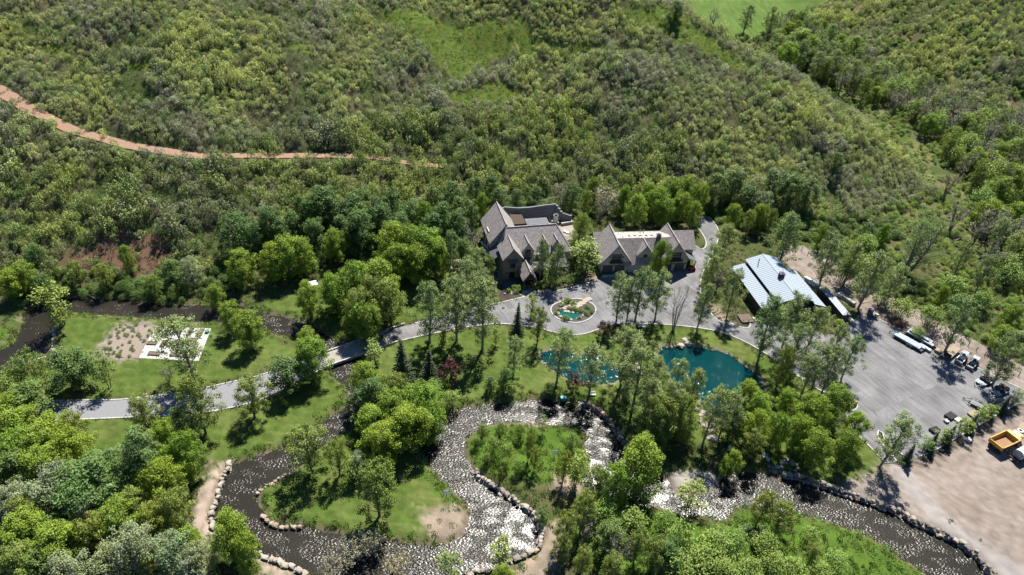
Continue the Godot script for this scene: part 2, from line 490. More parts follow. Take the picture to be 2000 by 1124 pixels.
	for nm in sheets:
		var ids: PackedInt32Array = sheets[nm]
		var map := PackedInt32Array(); map.resize(nx * nzz); map.fill(-1)
		var v := PackedVector3Array(); var n := PackedVector3Array(); var c := PackedColorArray()
		for q in ids.size():
			var k := ids[q]
			if map[k] < 0:
				map[k] = v.size(); v.append(pos[k]); n.append(nrm[k]); c.append(cols[k])
			ids[q] = map[k]
		var arr := []; arr.resize(Mesh.ARRAY_MAX)
		arr[Mesh.ARRAY_VERTEX] = v; arr[Mesh.ARRAY_NORMAL] = n; arr[Mesh.ARRAY_COLOR] = c; arr[Mesh.ARRAY_INDEX] = ids
		var am := ArrayMesh.new(); am.add_surface_from_arrays(Mesh.PRIMITIVE_TRIANGLES, arr)
		am.surface_set_material(0, mats.ground)
		struct(nm, am)

func shape_at(x: float, z: float) -> float:
	var h := coarse(x, z)
	var m := mi(x, z)
	h += nz2.get_noise_2d(x * .12, z * .12) * minf(.35, h * .1)
	if m >= 0 and h < 3.0:
		if paved[m] == 1: return minf(h, 0) - .1
		if riv[m] == 1: return -.9 - .55 * smoothstep(0, 3.5, riv_in[m]) + nz2.get_noise_2d(x, z) * .18
		if pond[m] == 1: return -.5 - 1.6 * smoothstep(0, 5.0, pond_in[m])
		h += nz2.get_noise_2d(x, z) * (.05 if reg[m] == 1 else .14)
		if riv_out[m] < 2.4: h = minf(h, lerpf(-.85, h, smoothstep(0, 2.4, riv_out[m])))
		if pond_out[m] < 1.8: h = minf(h, lerpf(-.42, h, smoothstep(0, 1.8, pond_out[m])))
	return h

var ruts := []
func paint_regions():
	# wheel ruts in the bare earth
	for l in [[[1745, 915], [1800, 965], [1860, 1030], [1950, 1090], [2040, 1150]], [[1765, 905], [1840, 960], [1930, 1010], [2060, 1040]], [[1800, 905], [1880, 930], [1960, 980], [2060, 1000]], [[1760, 930], [1850, 1000], [1900, 1060], [1960, 1120]], [[1900, 890], [1880, 930], [1920, 970], [1980, 960], [2040, 920]], [[1560, 500], [1640, 560], [1720, 605], [1830, 662], [2020, 757]], [[1570, 495], [1700, 580], [1840, 655], [2020, 745]]]: ruts.append(smooth_line(gg(l), 4.0))
	var p := func(a, id): fill(reg, smooth_line(gg(a), 1.5, true), id)
	# 1 lawn, 2 bare dirt, 3 pale gravel, 4 dark mulch, 5 red soil, 6 bright meadow, 7 sandy, 8 rough green
	p.call([[125, 614], [430, 640], [600, 690], [560, 712], [400, 750], [290, 770], [115, 780], [50, 772], [60, 735], [115, 690], [118, 640]], 1)
	p.call([[150, 826], [400, 812], [540, 772], [640, 724], [676, 762], [668, 795], [620, 830], [540, 876], [445, 900], [400, 900], [330, 910], [230, 960], [160, 940], [140, 880]], 1)
	p.call([[600, 895], [680, 860], [780, 850], [830, 900], [880, 960], [910, 1000], [880, 1050], [760, 1050], [620, 1030], [520, 1005], [510, 965]], 1)
	p.call([[715, 700], [760, 676], [880, 648], [985, 636], [1110, 656], [1190, 638], [1370, 645], [1500, 697], [1600, 768], [1575, 800], [1500, 800], [1400, 860], [1280, 860], [1200, 822], [1140, 785], [950, 792], [860, 815], [740, 780]], 1)
	p.call([[515, 612], [560, 575], [640, 545], [740, 540], [880, 535], [900, 560], [860, 605], [790, 632], [720, 655], [650, 650]], 1)
	p.call([[1680, 858], [1722, 905], [1690, 925], [1600, 935], [1490, 905], [1480, 870], [1600, 850]], 1)
	p.call([[1440, 992], [1550, 1006], [1680, 1044], [1800, 1120], [1830, 1150], [1560, 1150], [1500, 1090], [1430, 1040]], 6)
	p.call([[2, 640], [42, 620], [40, 640], [25, 670], [-30, 690], [-60, 640]], 6)
	p.call([[910, 862], [940, 836], [1050, 834], [1140, 845], [1140, 868], [1150, 900], [1140, 930], [1060, 945], [1000, 930], [940, 922], [910, 890]], 6)
	p.call([[1180, 985], [1330, 1020], [1430, 1030], [1500, 1090], [1540, 1150], [1250, 1150], [1120, 1080], [1130, 1000]], 6)
	p.call([[1728, 905], [1775, 900], [1905, 835], [2080, 735], [2200, 800], [2200, 1200], [1960, 1160], [1935, 1124], [1853, 1052], [1750, 1000], [1650, 962], [1640, 945], [1700, 925]], 2)
	p.call([[1735, 905], [1765, 905], [1830, 980], [1900, 1050], [2010, 1110], [2010, 1150], [1940, 1120], [1850, 1040], [1790, 985]], 3)
	p.call([[1540, 520], [1610, 560], [1660, 598], [1717, 622], [1830, 678], [2050, 785], [2050, 745], [1930, 680], [1800, 610], [1700, 560], [1620, 505], [1560, 480], [1530, 490]], 2)
	p.call([[1390, 590], [1405, 600], [1432, 632], [1404, 628], [1385, 610]], 7)
	p.call([[1432, 634], [1440, 615], [1460, 612], [1466, 632], [1458, 640]], 4)
	p.call([[1785, 900], [1905, 832], [2020, 768], [2035, 780], [1915, 850], [1800, 915]], 4)
	p.call([[1720, 843], [1728, 846], [1735, 860], [1765, 885], [1770, 898], [1752, 895], [1735, 876]], 4)
	p.call([[1628, 776], [1660, 777], [1674, 792], [1668, 802], [1640, 798]], 4)
	p.call(ISLAND, 4)
	p.call([[1030, 577], [1090, 563], [1168, 546], [1165, 535], [1100, 540], [985, 552], [980, 588]], 4)
	p.call([[1150, 545], [1172, 540], [1170, 546], [1130, 555], [1110, 556]], 7)
	p.call([[447, 898], [428, 902], [405, 930], [392, 965], [378, 990], [375, 1020], [382, 1045], [400, 1055], [425, 1040], [416, 1020], [416, 1000], [425, 975], [434, 945], [440, 925], [452, 910]], 8)
	p.call([[455, 1058], [480, 1085], [515, 1112], [570, 1135], [620, 1135], [575, 1113], [530, 1096], [490, 1076]], 8)
	p.call([[820, 1000], [880, 990], [915, 1000], [912, 1040], [885, 1060], [850, 1060], [830, 1035]], 7)
	p.call([[1300, 925], [1420, 925], [1410, 950], [1390, 968], [1350, 972], [1318, 969], [1303, 945]], 3)
	p.call([[955, 820], [1010, 818], [1060, 822], [1060, 832], [1000, 828], [950, 830]], 7)
	p.call([[1060, 1030], [1090, 1010], [1110, 1050], [1080, 1124], [990, 1130], [1020, 1095], [1055, 1065]], 7)
	p.call([[1080, 930], [1140, 940], [1150, 960], [1110, 970], [1075, 950]], 7)
	p.call([[231, 634], [302, 637], [270, 700], [192, 697]], 2)
	p.call([[1100, 735], [1210, 742], [1240, 760], [1190, 765], [1100, 750]], 1)
	p.call([[950, 480], [985, 470], [985, 545], [960, 540]], 3)

func hill_mask():
	hmask.resize(400 * 320)
	var put := func(a, id):
		var p := px_poly(a)
		var lo := p[0]; var hi := p[0]
		for q in p:
			lo = lo.min(q); hi = hi.max(q)
		for j in range(maxi(0, int((HZ0 - hi.y) / 2)), mini(319, int((HZ0 - lo.y) / 2) + 1)):
			for i in range(maxi(0, int((lo.x - HX0) / 2)), mini(399, int((hi.x - HX0) / 2) + 1)):
				if Geometry2D.is_point_in_polygon(Vector2(HX0 + i * 2.0, HZ0 - j * 2.0), p): hmask[j * 400 + i] = id
	# 1 flowering meadow, 2 red bare soil, 3 smooth pasture, 4 dense wood at the foot
	put.call([[740, 30], [800, 15], [900, 50], [960, 35], [1010, 60], [1060, 90], [1020, 110], [960, 120], [890, 160], [860, 130], [820, 80], [760, 50]], 1)
	put.call([[1000, 25], [1040, 60], [1080, 90], [1030, 95], [980, 60]], 1)
	put.call([[1200, 10], [1330, 20], [1400, 80], [1480, 130], [1450, 140], [1370, 100], [1300, 70], [1230, 50]], 1)
	put.call([[1080, 90], [1200, 90], [1210, 100], [1100, 110]], 1)
	put.call([[80, 90], [130, 85], [130, 110], [90, 115]], 1)
	put.call([[250, 130], [300, 115], [330, 130], [280, 145]], 1)
	put.call([[560, 80], [600, 90], [610, 115], [570, 105]], 1)
	put.call([[860, 180], [980, 160], [1020, 190], [960, 200], [880, 200]], 1)
	put.call([[200, 460], [320, 450], [330, 540], [240, 550], [190, 500]], 2)
	put.call([[120, 500], [180, 480], [190, 530], [130, 540]], 2)
	put.call([[1640, 0], [1680, 5], [1690, 25], [1640, 20]], 2)
	put.call([[1740, 60], [1790, 66], [1780, 78], [1740, 74]], 2)
	put.call([[1870, 76], [1910, 82], [1890, 94], [1860, 90]], 2)
	put.call([[1960, 190], [2000, 196], [2000, 206], [1970, 204]], 2)
	put.call([[1300, -60], [1700, -60], [1600, 10], [1560, 45], [1500, 60], [1470, 75], [1420, 70], [1370, 40]], 3)
func hm(x: float, z: float) -> int:
	var i := int(roundf((x - HX0) / 2)); var j := int(roundf((HZ0 - z) / 2))
	return hmask[j * 400 + i] if i >= 0 and i < 400 and j >= 0 and j < 320 else 0

const BASE := [Color(.075, .095, .030), Color(.085, .135, .026), Color(.305, .258, .223), Color(.34, .31, .29), Color(.075, .060, .052), Color(.24, .12, .08), Color(.088, .155, .024), Color(.33, .265, .20), Color(.40, .32, .26)]
func colour_at(x: float, z: float) -> Color:
	var m := mi(x, z)
	var a := nz2.get_noise_2d(x, z); var b := nz.get_noise_2d(x * 3.1, z * 3.1); var d := nz2.get_noise_2d(x * .22 + 90, z * .22)
	var k := 1.0 + .22 * a + .18 * b
	if m < 0 or hh_low(x, z):
		var id := hm(x + a * 3.0, z + b * 3.0)
		var c := Color(.085, .115, .038).lerp(Color(.115, .105, .06), clampf(.5 + b * 1.5, 0, 1))
		if id == 1: c = Color(.10, .17, .022).lerp(Color(.13, .16, .04), clampf(.5 + a * 1.2, 0, 1))
		elif id == 2: c = Color(.17, .10, .07)
		elif id == 3: c = Color(.095, .175, .032).lerp(Color(.125, .185, .045), clampf(.5 + a, 0, 1))
		elif x > 90 and z > -420 and coarse(x, z) < 12.0: c = Color(.085, .12, .032).lerp(Color(.15, .145, .065), clampf(.5 + b * 1.6 + a * .5, 0, 1))
		return Color(c.r * k, c.g * k, c.b * k)
	if riv[m] == 1:
		var s := smoothstep(.1, .55, d + .22)
		var c := Color(.085, .068, .045).lerp(Color(.26, .17, .10), s * .8)
		return Color(c.r * k, c.g * k, c.b * k)
	var c := Color(0, 0, 0)
	for q in 3:
		var r := reg_at(x + nz2.get_noise_2d(x + 31.0 * q, z) * 2.8, z + nz2.get_noise_2d(x, z + 57.0 * q) * 2.8)
		c += BASE[r] * (1.0 / 3.0)
	var r0 := reg[m]
	if r0 == 1:
		k += .12 * a + .2 * nz2.get_noise_2d(x * 2.6, z * 2.6)
		var dry := clampf(.28 + d * .5 + b * .4 + nz2.get_noise_2d(x * .5 + 40, z * 2.2) * .9, 0, 1)
		c = c.lerp(Color(.185, .18, .07), dry * .45)
	elif r0 == 2 or r0 == 7:
		k += .05 * a + .14 * nz2.get_noise_2d(x * 2.6, z * 2.6)
		c = c.lerp(Color(.235, .18, .145), clampf(d * 1.1, 0, .4))
		if x > 60:
			var rut := 99.0
			for l in ruts: rut = minf(rut, absf(seg_dist(Vector2(x, z), l) - .85))
			c = c.lerp(Color(.21, .165, .135), clampf(1.0 - rut / .6, 0, 1) * (.38 + .4 * a))
	elif r0 == 0:
		c = c.lerp(Color(.13, .115, .06), clampf(d * 1.5, 0, .6))
	if riv_out[m] < 1.3 and riv_out[m] > 0: c = c.lerp(Color(.20, .155, .11), .6)
	if pond_out[m] < 1.4 and pond_out[m] > 0: c = c.lerp(Color(.24, .20, .16), .7)
	return Color(c.r * k, c.g * k, c.b * k)
func hh_low(x: float, z: float) -> bool: return coarse(x, z) > 1.2

# ---------- water ----------
func water_sheet(called: String, dist: PackedFloat32Array, inside: PackedByteArray, reach: float, y: float, m: Material):
	var b := mb()
	for j in MH:
		var i := 0
		while i < MW:
			if inside[j * MW + i] == 1 or dist[j * MW + i] < reach:
				var e := i
				while e < MW - 1 and (inside[j * MW + e + 1] == 1 or dist[j * MW + e + 1] < reach): e += 1
				var x0 := MX0 + (i - .5) * MS; var x1 := MX0 + (e + .5) * MS
				var z0 := MZ0 - (j - .5) * MS; var z1 := MZ0 - (j + .5) * MS
				b.quad(Vector3(x0, y, z0), Vector3(x1, y, z0), Vector3(x1, y, z1), Vector3(x0, y, z1), Vector3.UP)
				i = e + 1
			else: i += 1
	struct(called, b, m)
func make_water():
	water_sheet("river_water", riv_out, riv, 1.3, -.75, mats.river)
	water_sheet("pond_water", pond_out, pond, .9, -.38, mats.pond)

# ---------- paving ----------
func sheet(called: String, pts: PackedVector2Array, y: float, m: Material, turn := 0.0) -> MeshInstance3D:
	var b := mb()
	var ix := Geometry2D.triangulate_polygon(pts)
	if ix.is_empty(): push_error("not a simple outline: " + called)
	for k in range(0, ix.size(), 3):
		var q := []
		for e in 3:
			var p := pts[ix[k + e]]
			q.append(Vector3(p.x, y, p.y)); q.append(p.rotated(turn))
		b.tri(q[0], q[2], q[4], Color.WHITE, q[1], q[3], q[5], Vector3.UP)
	return struct(called, b, m)
func kerb(line: PackedVector2Array, closed := false, w := .32, h := .13, called := "kerb", m: Material = null):
	var b := mb()
	var n := line.size()
	var off := PackedVector2Array()
	for k in n:
		var a := line[(k - 1 + n) % n] if closed or k > 0 else line[k]
		var d := line[(k + 1) % n] if closed or k < n - 1 else line[k]
		off.append((d - a).normalized().orthogonal() * w * .5)
	for k in (n if closed else n - 1):
		var e := (k + 1) % n
		var p0 := line[k] - off[k]; var p1 := line[k] + off[k]; var q0 := line[e] - off[e]; var q1 := line[e] + off[e]
		var v := func(p, y): return Vector3(p.x, y, p.y)
		b.quad(v.call(p0, h), v.call(q0, h), v.call(q1, h), v.call(p1, h), Vector3.UP)
		b.quad(v.call(p0, -.15), v.call(q0, -.15), v.call(q0, h), v.call(p0, h), v.call(-off[k], 0))
		b.quad(v.call(p1, -.15), v.call(q1, -.15), v.call(q1, h), v.call(p1, h), v.call(off[k], 0))
	struct(called, b, m if m else mats.kerb)
func make_roads():
	var n_edge := smooth_line(gg(DRIVE_N), 2.0); var s_edge := smooth_line(gg(DRIVE_S), 2.0)
	var drive := n_edge.duplicate(); drive.append_array(s_edge)
	sheet("drive_road", drive, .03, mats.asphalt_new, .2)
	kerb(n_edge); kerb(s_edge)
	var court := gg(COURT)
	# the round planting bed lies on top of the court as a raised bed
	var w0 := g(1700, 690); var w1 := g(1800, 765)
	sheet("court_road", court, .03, mats.asphalt_old, -atan2(w1.z - w0.z, w1.x - w0.x))
	var sub := func(a, b): 
		var o := PackedVector2Array()
		for k in range(a, b + 1): o.append(court[k])
		return smooth_line(o, 1.0)
	for e in [[2, 11], [17, 24], [27, 36], [36, 41], [48, 53], [54, 57], [59, 67], [68, 72], [72, 77], [77, 97]]: kerb(sub.call(e[0], e[1]))
	# red earth track on the hill
	var b := mb()
	var n := road_pts.size()
	for k in n - 1:
		var d0 := (road_pts[mini(k + 1, n - 1)] - road_pts[maxi(k - 1, 0)]); var d1 := (road_pts[mini(k + 2, n - 1)] - road_pts[k])
		var o0 := Vector3(-d0.z, 0, d0.x).normalized() * (lerpf(2.5, 1.4, float(k) / n) + .4 * nz2.get_noise_1d(k * 1.7)); var o1 := Vector3(-d1.z, 0, d1.x).normalized() * (lerpf(2.5, 1.4, float(k + 1) / n) + .4 * nz2.get_noise_1d((k + 1) * 1.7))
		var up := Vector3(0, .06, 0)
		b.quad(road_pts[k] - o0 + up, road_pts[k + 1] - o1 + up, road_pts[k + 1] + o1 + up, road_pts[k] + o0 + up, Vector3.UP)
	struct("dirt_track_path", b, mats.red_track)

func make_materials():
	var fine := noise_tex("fine", .085, 6, .62, 1.0, 1024, 1, 5)
	var soft := noise_tex("soft", .012, 4, .72, 1.0, 512, 1, 9)
	var speck := noise_tex("speck", .12, 3, .55, 1.0, 512, 1, 15)
	var streak := noise_tex("streak", .03, 6, .66, 1.0, 1024, 1, 21)
	var gm := StandardMaterial3D.new()
	gm.vertex_color_use_as_albedo = true; gm.roughness = .95; gm.albedo_texture = fine
	gm.uv1_triplanar = true; gm.uv1_world_triplanar = true; gm.uv1_scale = Vector3.ONE * .07
	gm.albedo_color = Color(1, 1, 1); gm.resource_name = "ground"; gm.metallic_specular = .2
	mats.ground = gm
	var w := StandardMaterial3D.new()
	w.albedo_color = lin(.020, .0185, .014); w.roughness = .24; w.metallic_specular = .29
	w.transparency = BaseMaterial3D.TRANSPARENCY_ALPHA; w.albedo_color.a = .8
	w.normal_enabled = true; w.normal_texture = flow_ripple("ripple", 2.9); w.normal_scale = 1.0
	w.uv1_triplanar = true; w.uv1_world_triplanar = true; w.uv1_scale = Vector3(1.0 / 62.0, 1.0 / 38.0, 1.0 / 38.0); w.resource_name = "river"
	mats.river = w
	var pw: StandardMaterial3D = w.duplicate()
	pw.albedo_color = lin(.001, .031, .033); pw.albedo_color.a = .93; pw.roughness = .035; pw.metallic_specular = .3
	pw.normal_texture = ripple_tex("ripple_calm", .06, 1.1, 8); pw.uv1_scale = Vector3.ONE * .05; pw.resource_name = "pond"
	mats.pond = pw
	var an := uvmat("asphalt_new", noise_tex("mild", .03, 5, .93, 1.0, 512, 1, 31), .11, .9, Color(.19, .19, .20)); an.metallic_specular = .3
	var ao := uvmat("asphalt_old", asphalt_tex(), 1.0 / 64.0, .9, Color(.225, .222, .226)); ao.metallic_specular = .3
	mat("kerb", Color(.44, .43, .41), .85, soft, .3)
	uvmat("red_track", noise_tex("rutted", .05, 5, .6, 1.0, 512, 1, 77), .3, .95, Color(.34, .205, .135))
	mats.red_track.uv1_scale = Vector3(.04, .35, 1)
	mat("concrete", Color(.47, .46, .435), .85, soft, .25)
	mat("pale_stone", Color(.46, .39, .315), .9, speck, .5)
	mat("pale_stone_b", Color(.50, .45, .38), .9, speck, .45)
	mat("grey_stone", Color(.29, .25, .21), .9, speck, .5)
	mat("grey_stone_b", Color(.22, .20, .18), .9, speck, .45)
	mat("red_stone", Color(.40, .28, .21), .9, speck, .5)
	mat("wall_rock", Color(.20, .21, .225), .95, streak, .12)
	mat("stucco", Color(.58, .54, .47), .9, soft, .4)
	mat("house_stone", Color(.36, .285, .215), .9, speck, .6)
	mat("trim", Color(.055, .045, .038), .7)
	mat("timber", Color(.16, .105, .065), .8, speck, .4)
	mat("dark_timber", Color(.085, .06, .045), .8, speck, .4)
	mat("garage_door", Color(.055, .065, .06), .6)
	var gl := mat("window_glass", Color(.015, .02, .025), .06); gl.metallic_specular = .6
	var sc := [Color(.255, .225, .21), Color(.21, .195, .19), Color(.28, .24, .215), Color(.23, .22, .22), Color(.18, .155, .14)]
	uvmat("shingle", shingle_tex("shingle", sc, 4), .125, .9)
	uvmat("shingle_dark", shingle_tex("shingle_d", [Color(.075, .08, .09), Color(.09, .09, .1), Color(.065, .07, .08)], 6), .125, .85)
	uvmat("flat_roof", soft, .2, .9, Color(.44, .40, .355))
	var mr := mat("metal_roof", Color(.285, .33, .375), .75, null, .05, .0)
	mr.metallic_specular = .15
	mat("barn_wall", Color(.055, .045, .04), .8, speck, .3)
	mat("container", Color(.055, .065, .085), .55, soft, .3)
	mat("container_roof", Color(.27, .31, .35), .6, soft, .3)
	mat("white_paint", Color(.62, .62, .61), .45)
	mat("silver", Color(.34, .39, .45), .45, soft, .3, .3)
	mat("black", Color(.022, .022, .024), .6)
	mat("rubber", Color(.02, .02, .02), .9)
	mat("grey_machine", Color(.20, .22, .24), .5, soft, .4)
	mat("blue_plastic", Color(.05, .09, .15), .5)
	mat("tan_plank", Color(.42, .33, .23), .85, speck, .4)
	mat("beige", Color(.42, .38, .30), .7)
	mat("yellow", Color(.54, .31, .03), .5, soft, .4)
	mat("rust", Color(.36, .19, .09), .8, speck, .4)
	mat("turquoise", Color(.12, .45, .45), .6)
	mat("mulch_pile", Color(.19, .085, .05), .95, speck, .6)
	mat("red_paint", Color(.4, .03, .02), .5)
	mat("paving", Color(.40, .34, .28), .9, speck, .3)
	mat("dark_paving", Color(.075, .08, .09), .9, speck, .3)
	mat("bark", Color(.16, .135, .11), .95, speck, .7)
	mat("pale_bark", Color(.38, .355, .30), .9, speck, .7)
	mat("dead_bark", Color(.27, .255, .24), .95, speck, .7)
	mat("log", Color(.42, .36, .3), .9, speck, .5)
	mat("bridge_deck", Color(.34, .31, .27), .9, streak, .1)
	mat("soil", Color(.20, .145, .11), .95, speck, .4)
	mat("mulch", Color(.10, .082, .07), .95, speck, .4)
	mat("plot_soil", Color(.30, .24, .195), .95, fine, .12)
	mat("green_paint", Color(.03, .16, .06), .6)
	mat("yellow_pale", Color(.78, .55, .22), .5)
	mat("teal_pool", Color(.006, .075, .065), .08)

func flow_ripple(key: String, strength: float) -> ImageTexture:
	# short waves whose height swells and dies over several metres, as riffles and pools do
	var f := FastNoiseLite.new(); f.seed = 3; f.frequency = .082; f.fractal_octaves = 3; f.fractal_gain = .5
	var big := FastNoiseLite.new(); big.seed = 6; big.frequency = .011; big.fractal_octaves = 2
	var a: PackedByteArray = f.get_seamless_image(1024, 1024).get_data(); var b: PackedByteArray = big.get_seamless_image(1024, 1024).get_data()
	for k in a.size():
		var t := clampf((b[k] - 85) / 80.0, 0, 1)
		a[k] = int(128 + (a[k] - 128) * (.18 + .82 * t))
	var im := Image.create_from_data(1024, 1024, false, Image.FORMAT_L8, a)
	im.convert(Image.FORMAT_RGBA8)
	im.bump_map_to_normal_map(strength)
	tex[key] = ImageTexture.create_from_image(im)
	return tex[key]
func asphalt_tex() -> ImageTexture:
	# weathered paving: broad blotches, long faint wheel streaks, fine grit, sealed cracks and a patch
	var n := 1024
	var f := FastNoiseLite.new(); f.seed = 44; f.frequency = .01; f.fractal_octaves = 5
	var d := PackedByteArray(); d.resize(n * n)
	var r := RandomNumberGenerator.new(); r.seed = 8
	for y in n:
		for x in n:
			var v := .80 + .15 * f.get_noise_2d(x * .6, y * .7) + .10 * f.get_noise_2d(x * .6 + 3000, y * 6.0) + r.randf_range(-.05, .05)
			d[y * n + x] = int(clampf(v, 0, 1) * 255)
	var im := Image.create_from_data(n, n, false, Image.FORMAT_L8, d)
	for k in 9:
		var rc := Rect2i(r.randi_range(0, n - 90), r.randi_range(0, n - 60), r.randi_range(30, 90), r.randi_range(18, 60))
		var pv := r.randf_range(.62, .78)
		for yy in range(rc.position.y, rc.end.y):
			for xx in range(rc.position.x, rc.end.x):
				var o := im.get_pixel(xx, yy).r
				im.set_pixel(xx, yy, Color.from_hsv(0, 0, lerpf(o, pv, .6)))
	for k in 110:
		var p := Vector2(r.randf() * n, r.randf() * n); var a := r.randf() * TAU
		for q in r.randi_range(60, 260):
			a += r.randf_range(-.25, .25); p += Vector2(cos(a), sin(a))
			var c := im.get_pixel(int(p.x + 4 * n) % n, int(p.y + 4 * n) % n)
			im.set_pixel(int(p.x + 4 * n) % n, int(p.y + 4 * n) % n, Color(c.r * .72, c.r * .72, c.r * .72))
	tex["asphalt"] = ImageTexture.create_from_image(im)
	return tex["asphalt"]

# ---------- vegetation ----------
var kinds := {}
func leaf(b: MB, p: Vector3, nrm: Vector3, s: float, col: Color, r: RandomNumberGenerator):
	var x := nrm.cross(Vector3(r.randf() - .5, r.randf() - .5, r.randf() - .5)).normalized()
	var y := nrm.cross(x)
	x *= s * .5; y *= s * .36
	b.tri(p - x, p + y, p + x, col)
	b.tri(p - x, p + x, p - y, col)
func rdir(r: RandomNumberGenerator) -> Vector3:
	var z := r.randf_range(-1, 1); var t := r.randf() * TAU; var q := sqrt(1 - z * z)
	return Vector3(q * cos(t), z, q * sin(t))
func clump(b: MB, c: Vector3, rad: Vector3, n: int, s: float, col: Color, r: RandomNumberGenerator, spread := .16, up := .45):
	var k0 := r.randf_range(1.0 - spread, 1.0 + spread)
	for k in n:
		var d := rdir(r)
		var q := pow(r.randf(), .42)
		var nrm := (d * .6 + Vector3.UP * up + rdir(r) * .6).normalized()
		var kk := k0 * r.randf_range(.8, 1.2); var w := r.randf_range(-.10, .14)
		leaf(b, c + Vector3(d.x * rad.x, d.y * rad.y, d.z * rad.z) * q, nrm, s * r.randf_range(.65, 1.3), Color(col.r * kk * (1 + w), col.g * kk, col.b * kk * (1 - w)), r)
func limb(b: MB, a: Vector3, e: Vector3, r0: float, r1: float, r: RandomNumberGenerator, sides := 4):
	var m := a.lerp(e, .5) + Vector3(r.randf() - .5, r.randf() * .3, r.randf() - .5) * a.distance_to(e) * .14
	b.tube(a, m, r0, (r0 + r1) * .5, sides); b.tube(m, e, (r0 + r1) * .5, r1, sides)
func leaf_mat(key: String, tint := Color.WHITE) -> StandardMaterial3D:
	if mats.has(key): return mats[key]
	var m := StandardMaterial3D.new()
	m.vertex_color_use_as_albedo = true; m.albedo_color = tint.linear_to_srgb() ; m.roughness = .55; m.metallic_specular = .35
	m.cull_mode = BaseMaterial3D.CULL_DISABLED
	m.backlight_enabled = true; m.backlight = Color(.68, .72, .25); m.resource_name = key
	mats[key] = m
	return m
func oval(t: float, full: float, low: float) -> float:
	# crown radius share at height share t of the crown, widest at full
	var q := (t - full) / (full + low if t < full else 1.0 - full + .03)
	return sqrt(maxf(0.0, 1.0 - q * q))
func tree_kind(kind: String, variants: int, o: Dictionary):
	# o: h height, r radius, base (share of height below crown), full, clumps, cr clump radius, n leaves, s leaf size, col, trunk radius, gap, bark, elev
	var list := []
	for q in variants:
		var r := RandomNumberGenerator.new(); r.seed = hash(kind) + q * 77
		var t := mb(); var c := mb()
		var h: float = o.h
		var lean := Vector3(r.randf() - .5, 0, r.randf() - .5) * h * float(o.get("lean", .08))
		var stems: int = o.get("stems", 1)
		for sidx in stems:
			var off := Vector3.ZERO
			if stems > 1:
				var a := TAU * sidx / stems + r.randf()
				off = Vector3(cos(a), 0, sin(a))
			var top := lean + Vector3(0, h * .9, 0) + off * float(o.r) * .45
			var b0 := off * float(o.trunk) * 1.2 + Vector3(0, -.4, 0)
			var mid := b0.lerp(top, .5) + Vector3(r.randf() - .5, 0, r.randf() - .5) * h * .05
			var tr: float = o.trunk / (1.0 if stems == 1 else 1.5)
			t.tube(b0, b0.lerp(mid, .12), tr * 1.35, tr, 7); t.tube(b0.lerp(mid, .12), mid, tr, tr * .65, 7); t.tube(mid, top, tr * .65, tr * .12, 6)
			var nc: int = int(o.clumps / stems)
			for k in nc:
				var f := (k + .5) / nc
				var ht := lerpf(float(o.base), 1.0, pow(f, .85)) * h
				var tt := clampf((ht / h - o.base) / (1.0 - o.base), 0, 1)
				var ang := k * 2.39996 + r.randf_range(-.5, .5)
				var rad: float = o.r * oval(tt, o.full, .12) * (r.randf_range(.6, 1.14) if r.randf() < .78 else r.randf_range(.05, .5)) / (1.0 if stems == 1 else 1.35)
				rad *= 1.0 + .2 * sin(ang * 3.0 + q * 2.1) + .13 * sin(ang * 5.0 + q + ht)
				var axis := lean * (ht / h) + off * float(o.r) * .45 * (ht / h)
				var p := axis + Vector3(cos(ang) * rad, ht, sin(ang) * rad)
				if r.randf() < float(o.get("gap", 0)): continue
				var cr: float = o.cr * r.randf_range(.55, 1.4)
				var from_h := maxf(h * .12, ht - rad * float(o.get("elev", .8)) - .3)
				var foot := b0.lerp(mid, clampf(from_h / (h * .45), 0, 1)) if from_h < h * .45 else mid.lerp(top, clampf((from_h - h * .45) / (h * .45), 0, 1))
				if k % int(o.get("limb_every", 2)) == 0: limb(t, foot, p, tr * .3, tr * .07, r)
				clump(c, p, Vector3(cr, cr * float(o.get("flat", .8)), cr), int(o.n * cr * cr / (o.cr * o.cr)), o.s, o.col, r, .14, float(o.get("up", .45)))
		list.append([t.mesh(mats[o.bark]), c.mesh(leaf_mat("leaf_" + kind)), h])
	kinds[kind] = list
func spruce_kind(kind: String, variants: int, col: Color, h: float, rad: float):
	var list := []
	for q in variants:
		var r := RandomNumberGenerator.new(); r.seed = 900 + q * 13 + hash(kind)
		var t := mb(); var c := mb()
		t.tube(Vector3(0, -.3, 0), Vector3(0, h * .97, 0), .16, .02, 6)
		var layers := 17
		for k in layers:
			var f := float(k) / layers
			var y := h * (.06 + .92 * f); var rr := rad * (1.0 - pow(f, .9)) + .12
			var boughs := int(6 + 8 * (1 - f))
			for e in boughs:
				var a := TAU * (e + r.randf() * .6) / boughs + k * .7
				var d := Vector3(cos(a), 0, sin(a)); var len := rr * r.randf_range(.75, 1.12)
				t.tube(Vector3(0, y, 0), Vector3(0, y - len * .12, 0) + d * len, .03, .008, 3)
				var m := int(5 + len * 8)
				for w in m:
					var s := (w + r.randf()) / m
					var p := Vector3(0, y - len * s * .22 + r.randf_range(-.08, .1), 0) + d * len * s + Vector3(-d.z, 0, d.x) * r.randf_range(-.35, .35) * len * .6 * (1.1 - s)
					var kk := r.randf_range(.7, 1.25)
					leaf(c, p, (Vector3.UP * .8 + d * .4 + rdir(r) * .6).normalized(), .36 * r.randf_range(.7, 1.3), Color(col.r * kk, col.g * kk, col.b * kk), r)
		list.append([t.mesh(mats.bark), c.mesh(leaf_mat("leaf_" + kind)), h])
	kinds[kind] = list
